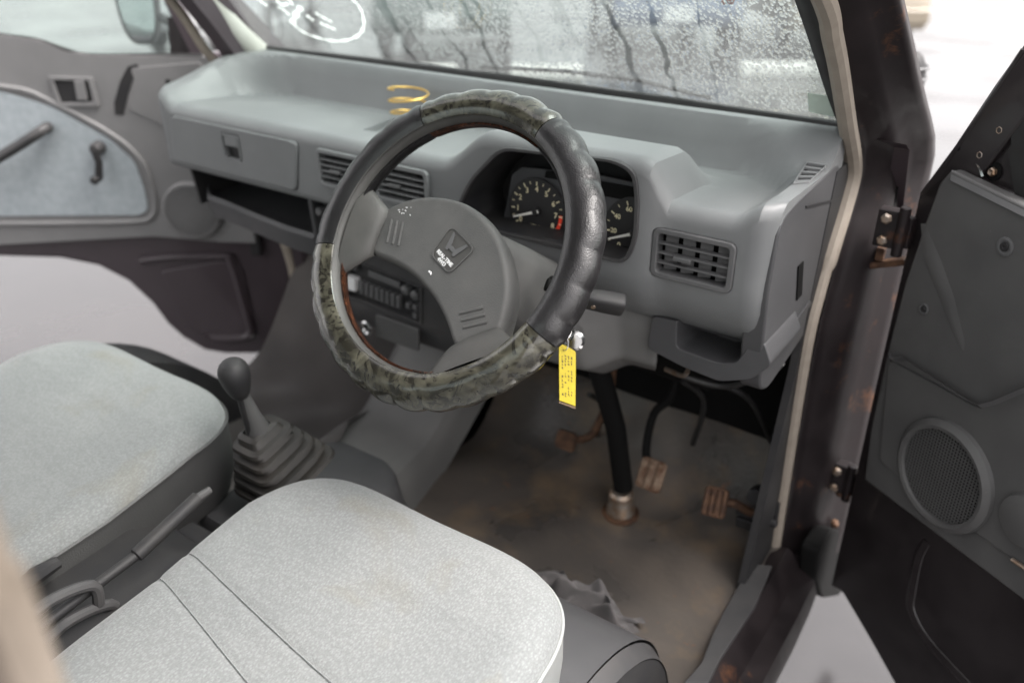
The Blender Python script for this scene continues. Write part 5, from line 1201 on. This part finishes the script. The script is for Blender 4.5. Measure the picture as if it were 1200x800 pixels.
# crumpled cloth: a folded sheet
def clothf(u, v):
    a = PZ(lerp(612, 742, u), lerp(715, 738, u), .60); b = PZ(lerp(632, 752, u), lerp(668, 722, u), .60)
    p = a.lerp(b, v); f = math.sin(math.pi * v) ** .7 * math.sin(math.pi * min(1, u * 1.02 + .04)) ** .5
    n_ = .5 * math.sin(u * 17 + v * 4) + .35 * math.sin(u * 31 - v * 9 + 1) + .3 * math.sin(v * 15 + u * 6) + .25 * math.sin(u * 9 - v * 22)
    return V((p.x + .008 * math.sin(v * 9 + u * 7), p.y + .010 * math.sin(u * 13), .594 + f * (.062 * (1 - .55 * u) + .020 * n_)))
cl_ = MB().grid(clothf, 60, 40).build('crumpled_cloth', 'cloth', None, ang=80); cl_['label'] = 'crumpled grey cloth lying on the floor before the driver seat'; cl_['category'] = 'cloth'
def lump(c, s, name, m, label, cat, seed, group=None):
    r = random.Random(seed); ph = [r.uniform(0, 6) for _ in range(6)]; c = V(c)
    def f(u, v):
        a = 2 * math.pi * u; b = math.pi * (v - .5); k = 1 + .18 * math.sin(a * 2 + ph[0]) + .12 * math.sin(a * 3 + b * 4 + ph[1])
        return c + V((s[0] * k * math.cos(a) * math.cos(b), s[1] * k * math.sin(a) * math.cos(b), s[2] * math.sin(b) * (1 + .1 * math.sin(a * 2 + ph[2]))))
    o = MB().grid(f, 18, 10, cu=True).build(name, m, None, ang=70); o['label'] = label; o['category'] = cat
    return o
lump(PZ(712, 750, .612), (.040, .026, .018), 'plastic_cover', 'trim_left', 'smooth grey plastic cover beside the wheel arch hump', 'cover', 1)
lump(PZ(655, 772, .60), (.010, .010, .010), 'stone', 'rust', 'small brown clod on the floor by the seat corner', 'clod', 2)
lump(PZ(689, 770, .60), (.006, .006, .006), 'leaf_scrap', 'leaf', 'tiny green scrap on the floor by the wheel arch hump', 'scrap', 4)
# ================================================================== PARKED CARS OUTSIDE
def parked_car(label, loc, rz, paint, L=3.4, W=1.48, Hh=1.5, grp='parked cars in the yard'):
    rot = Matrix.Rotation(R_(rz), 3, 'Z'); t = thing('parked_car', label, 'car', loc, grp, rot=rot); M = FR[t]
    def G(x, y, z): return M @ V((x, y, z))
    prof = [(-L / 2, .28), (-L / 2 - .02, .52), (-L / 2 + .05, .72), (-L / 2 + .12, .80), (-L / 2 + .75, .93), (L / 2 - .12, .97), (L / 2 - .02, .85), (L / 2, .45), (L / 2 - .04, .25)]
    w = W / 2; mb = MB(); n = len(prof); vs = []
    for x, s_ in ((-w, .0), (-w + .0, .03), (-w + .10, .06), (w - .10, .06), (w, .03), (w, 0)):
        pass
    secs = [(-w + .04, .96), (-w, .985), (-w + .02, 1.0), (-w + .16, 1.02), (w - .16, 1.02), (w - .02, 1.0), (w, .985), (w - .04, .96)]
    vs = [G(x, y * (k if abs(y) > L / 2 - .2 else 1), lerp(.3, z, k if z > .6 else 1)) for x, k in secs for y, z in prof]; m_ = len(secs)
    fs = [(i * n + j, (i + 1) * n + j, (i + 1) * n + (j + 1) % n, i * n + (j + 1) % n) for i in range(m_ - 1) for j in range(n)] + [tuple(range(n)), tuple(range((m_ - 1) * n, m_ * n))]
    mb.add(vs, fs).build('body', paint, t, bevel=.03, seg=3, ang=25)
    cabp = [(-L / 2 + .72, .92), (-L / 2 + 1.30, Hh - .06), (-L / 2 + 1.5, Hh), (L / 2 - .35, Hh - .02), (L / 2 - .12, .95)]
    n = 5; vs = [G(s_ * (w - .06 - (z - .92) * .22), y, z) for s_ in (-1, 1) for y, z in cabp]
    MB().add(vs, [(0, 1, 2, 3, 4), (5, 6, 7, 8, 9)] + [(i, (i + 1) % 5, 5 + (i + 1) % 5, 5 + i) for i in range(5)]).build('window_band', 'carglass', t, bevel=.02, ang=20)
    rf = [(-L / 2 + 1.28, Hh - .075), (-L / 2 + 1.5, Hh + .012), (L / 2 - .34, Hh - .005), (L / 2 - .26, Hh - .14), (L / 2 - .5, Hh - .06), (-L / 2 + 1.5, Hh - .06)]
    MB().prism([G(-(w - .165), y, z) for y, z in rf], G(w * 2 - .33, 0, 0) - G(0, 0, 0)).build('roof', paint, t, bevel=.02)
    for s_ in (-1, 1):
        for y, z in ((-L / 2 + 1.9, 0),):
            MB().prism([G(s_ * (w - .055), y + a, b) for a, b in ((-.04, .94), (.04, .94), (.03, Hh - .05), (-.03, Hh - .05))], G(s_ * -.11, 0, 0) - G(0, 0, 0)).build('pillar', paint, t)
        MB().prism([G(s_ * (w - .36), -L / 2 - .012, .60), G(s_ * (w - .05), -L / 2 + .02, .62), G(s_ * (w - .06), -L / 2 + .06, .74), G(s_ * (w - .36), -L / 2 + .02, .74)], G(0, .05, 0) - G(0, 0, 0)).build('headlight', 'lamp', t, bevel=.01)
        for y in (-L / 2 + .58, L / 2 - .55):
            c = G(s_ * (w - .07), y, .27); ax_ = (G(s_, 0, 0) - G(0, 0, 0)).normalized()
            wh = MB().lathe([(.20, -.07), (.262, -.06), (.27, 0), (.262, .06), (.20, .07), (.17, .05)], c, ax_, 28).build('wheel', 'tyre', t)
            MB().lathe([(.17, .045), (.15, .062), (.05, .055), (.04, .07), (.001, .07)], c, ax_, 24).build('rim', 'silver_paint', wh)
    MB().box((0, 0, 0), (W * .98, .12, .20)).v
    bmp = MB(); bmp.box(V((0, 0, 0)), (W * .99, .14, .17), None); bmp.v = [G(v.x, v.y - L / 2 + .0, v.z + .42) for v in bmp.v]; bmp.build('bumper', paint, t, bevel=.03, seg=3)
    pl2 = MB(); pl2.box((0, 0, 0), (.33, .01, .165)); pl2.v = [G(v.x, v.y - L / 2 - .076, v.z + .42) for v in pl2.v]; pl2.build('number_plate', 'white_print', t, bevel=.003)
    return t
def rowp(px, dist): return V((CAM.x, CAM.y, 0)) + h_ * dist + Rv * ((px - 600) / FPX * (dist * math.cos(PIT) + CAM.z * math.sin(PIT)))
green = mat('grey green car paint', (.10, .125, .12), .25, coat=.6)
blue2 = mat('slate blue car paint', (.12, .15, .22), .25, coat=.6)
beige2 = mat('sand coloured car paint', (.30, .26, .2), .3, coat=.5)
for px, m, lb, dz_ in ((946, beige2, 'sand coloured car behind the rightmost stretch of wet windscreen', 9.9), (765, blue2, 'slate blue car seen through the middle of the wet windscreen', 10.2), (530, green, 'grey green car seen through wet glass above the wire coil', 9.6), (285, 'silver_paint', 'silver car beyond the white marker writing on the windscreen', 9.9)):
    c = rowp(px, dz_ + 1.7); parked_car(lb, (c.x, c.y, 0), 35, m)
def wheel_stop(px, dist, w, label):
    c = rowp(px, dist); t = V((Rv.x, Rv.y, 0)); f_ = h_
    P = [(-.075, 0), (-.07, .09), (-.045, .13), (.045, .13), (.07, .09), (.075, 0)]
    o = MB().prism([c - t * (w / 2) + f_ * a + V((0, 0, b)) for a, b in P], t * w).build('wheel_stop', 'concrete', None, bevel=.012)
    o['label'] = label; o['category'] = 'wheel stop'; o['group'] = 'concrete wheel stops in the yard'
wheel_stop(945, 8.75, 1.35, 'pale concrete wheel stop behind wet glass beside the driver pillar')
wheel_stop(487, 8.6, .8, 'pale concrete wheel stop seen through glass above the glove box side')
wheel_stop(640, 8.6, .7, 'pale concrete wheel stop behind wet glass above the steering wheel')
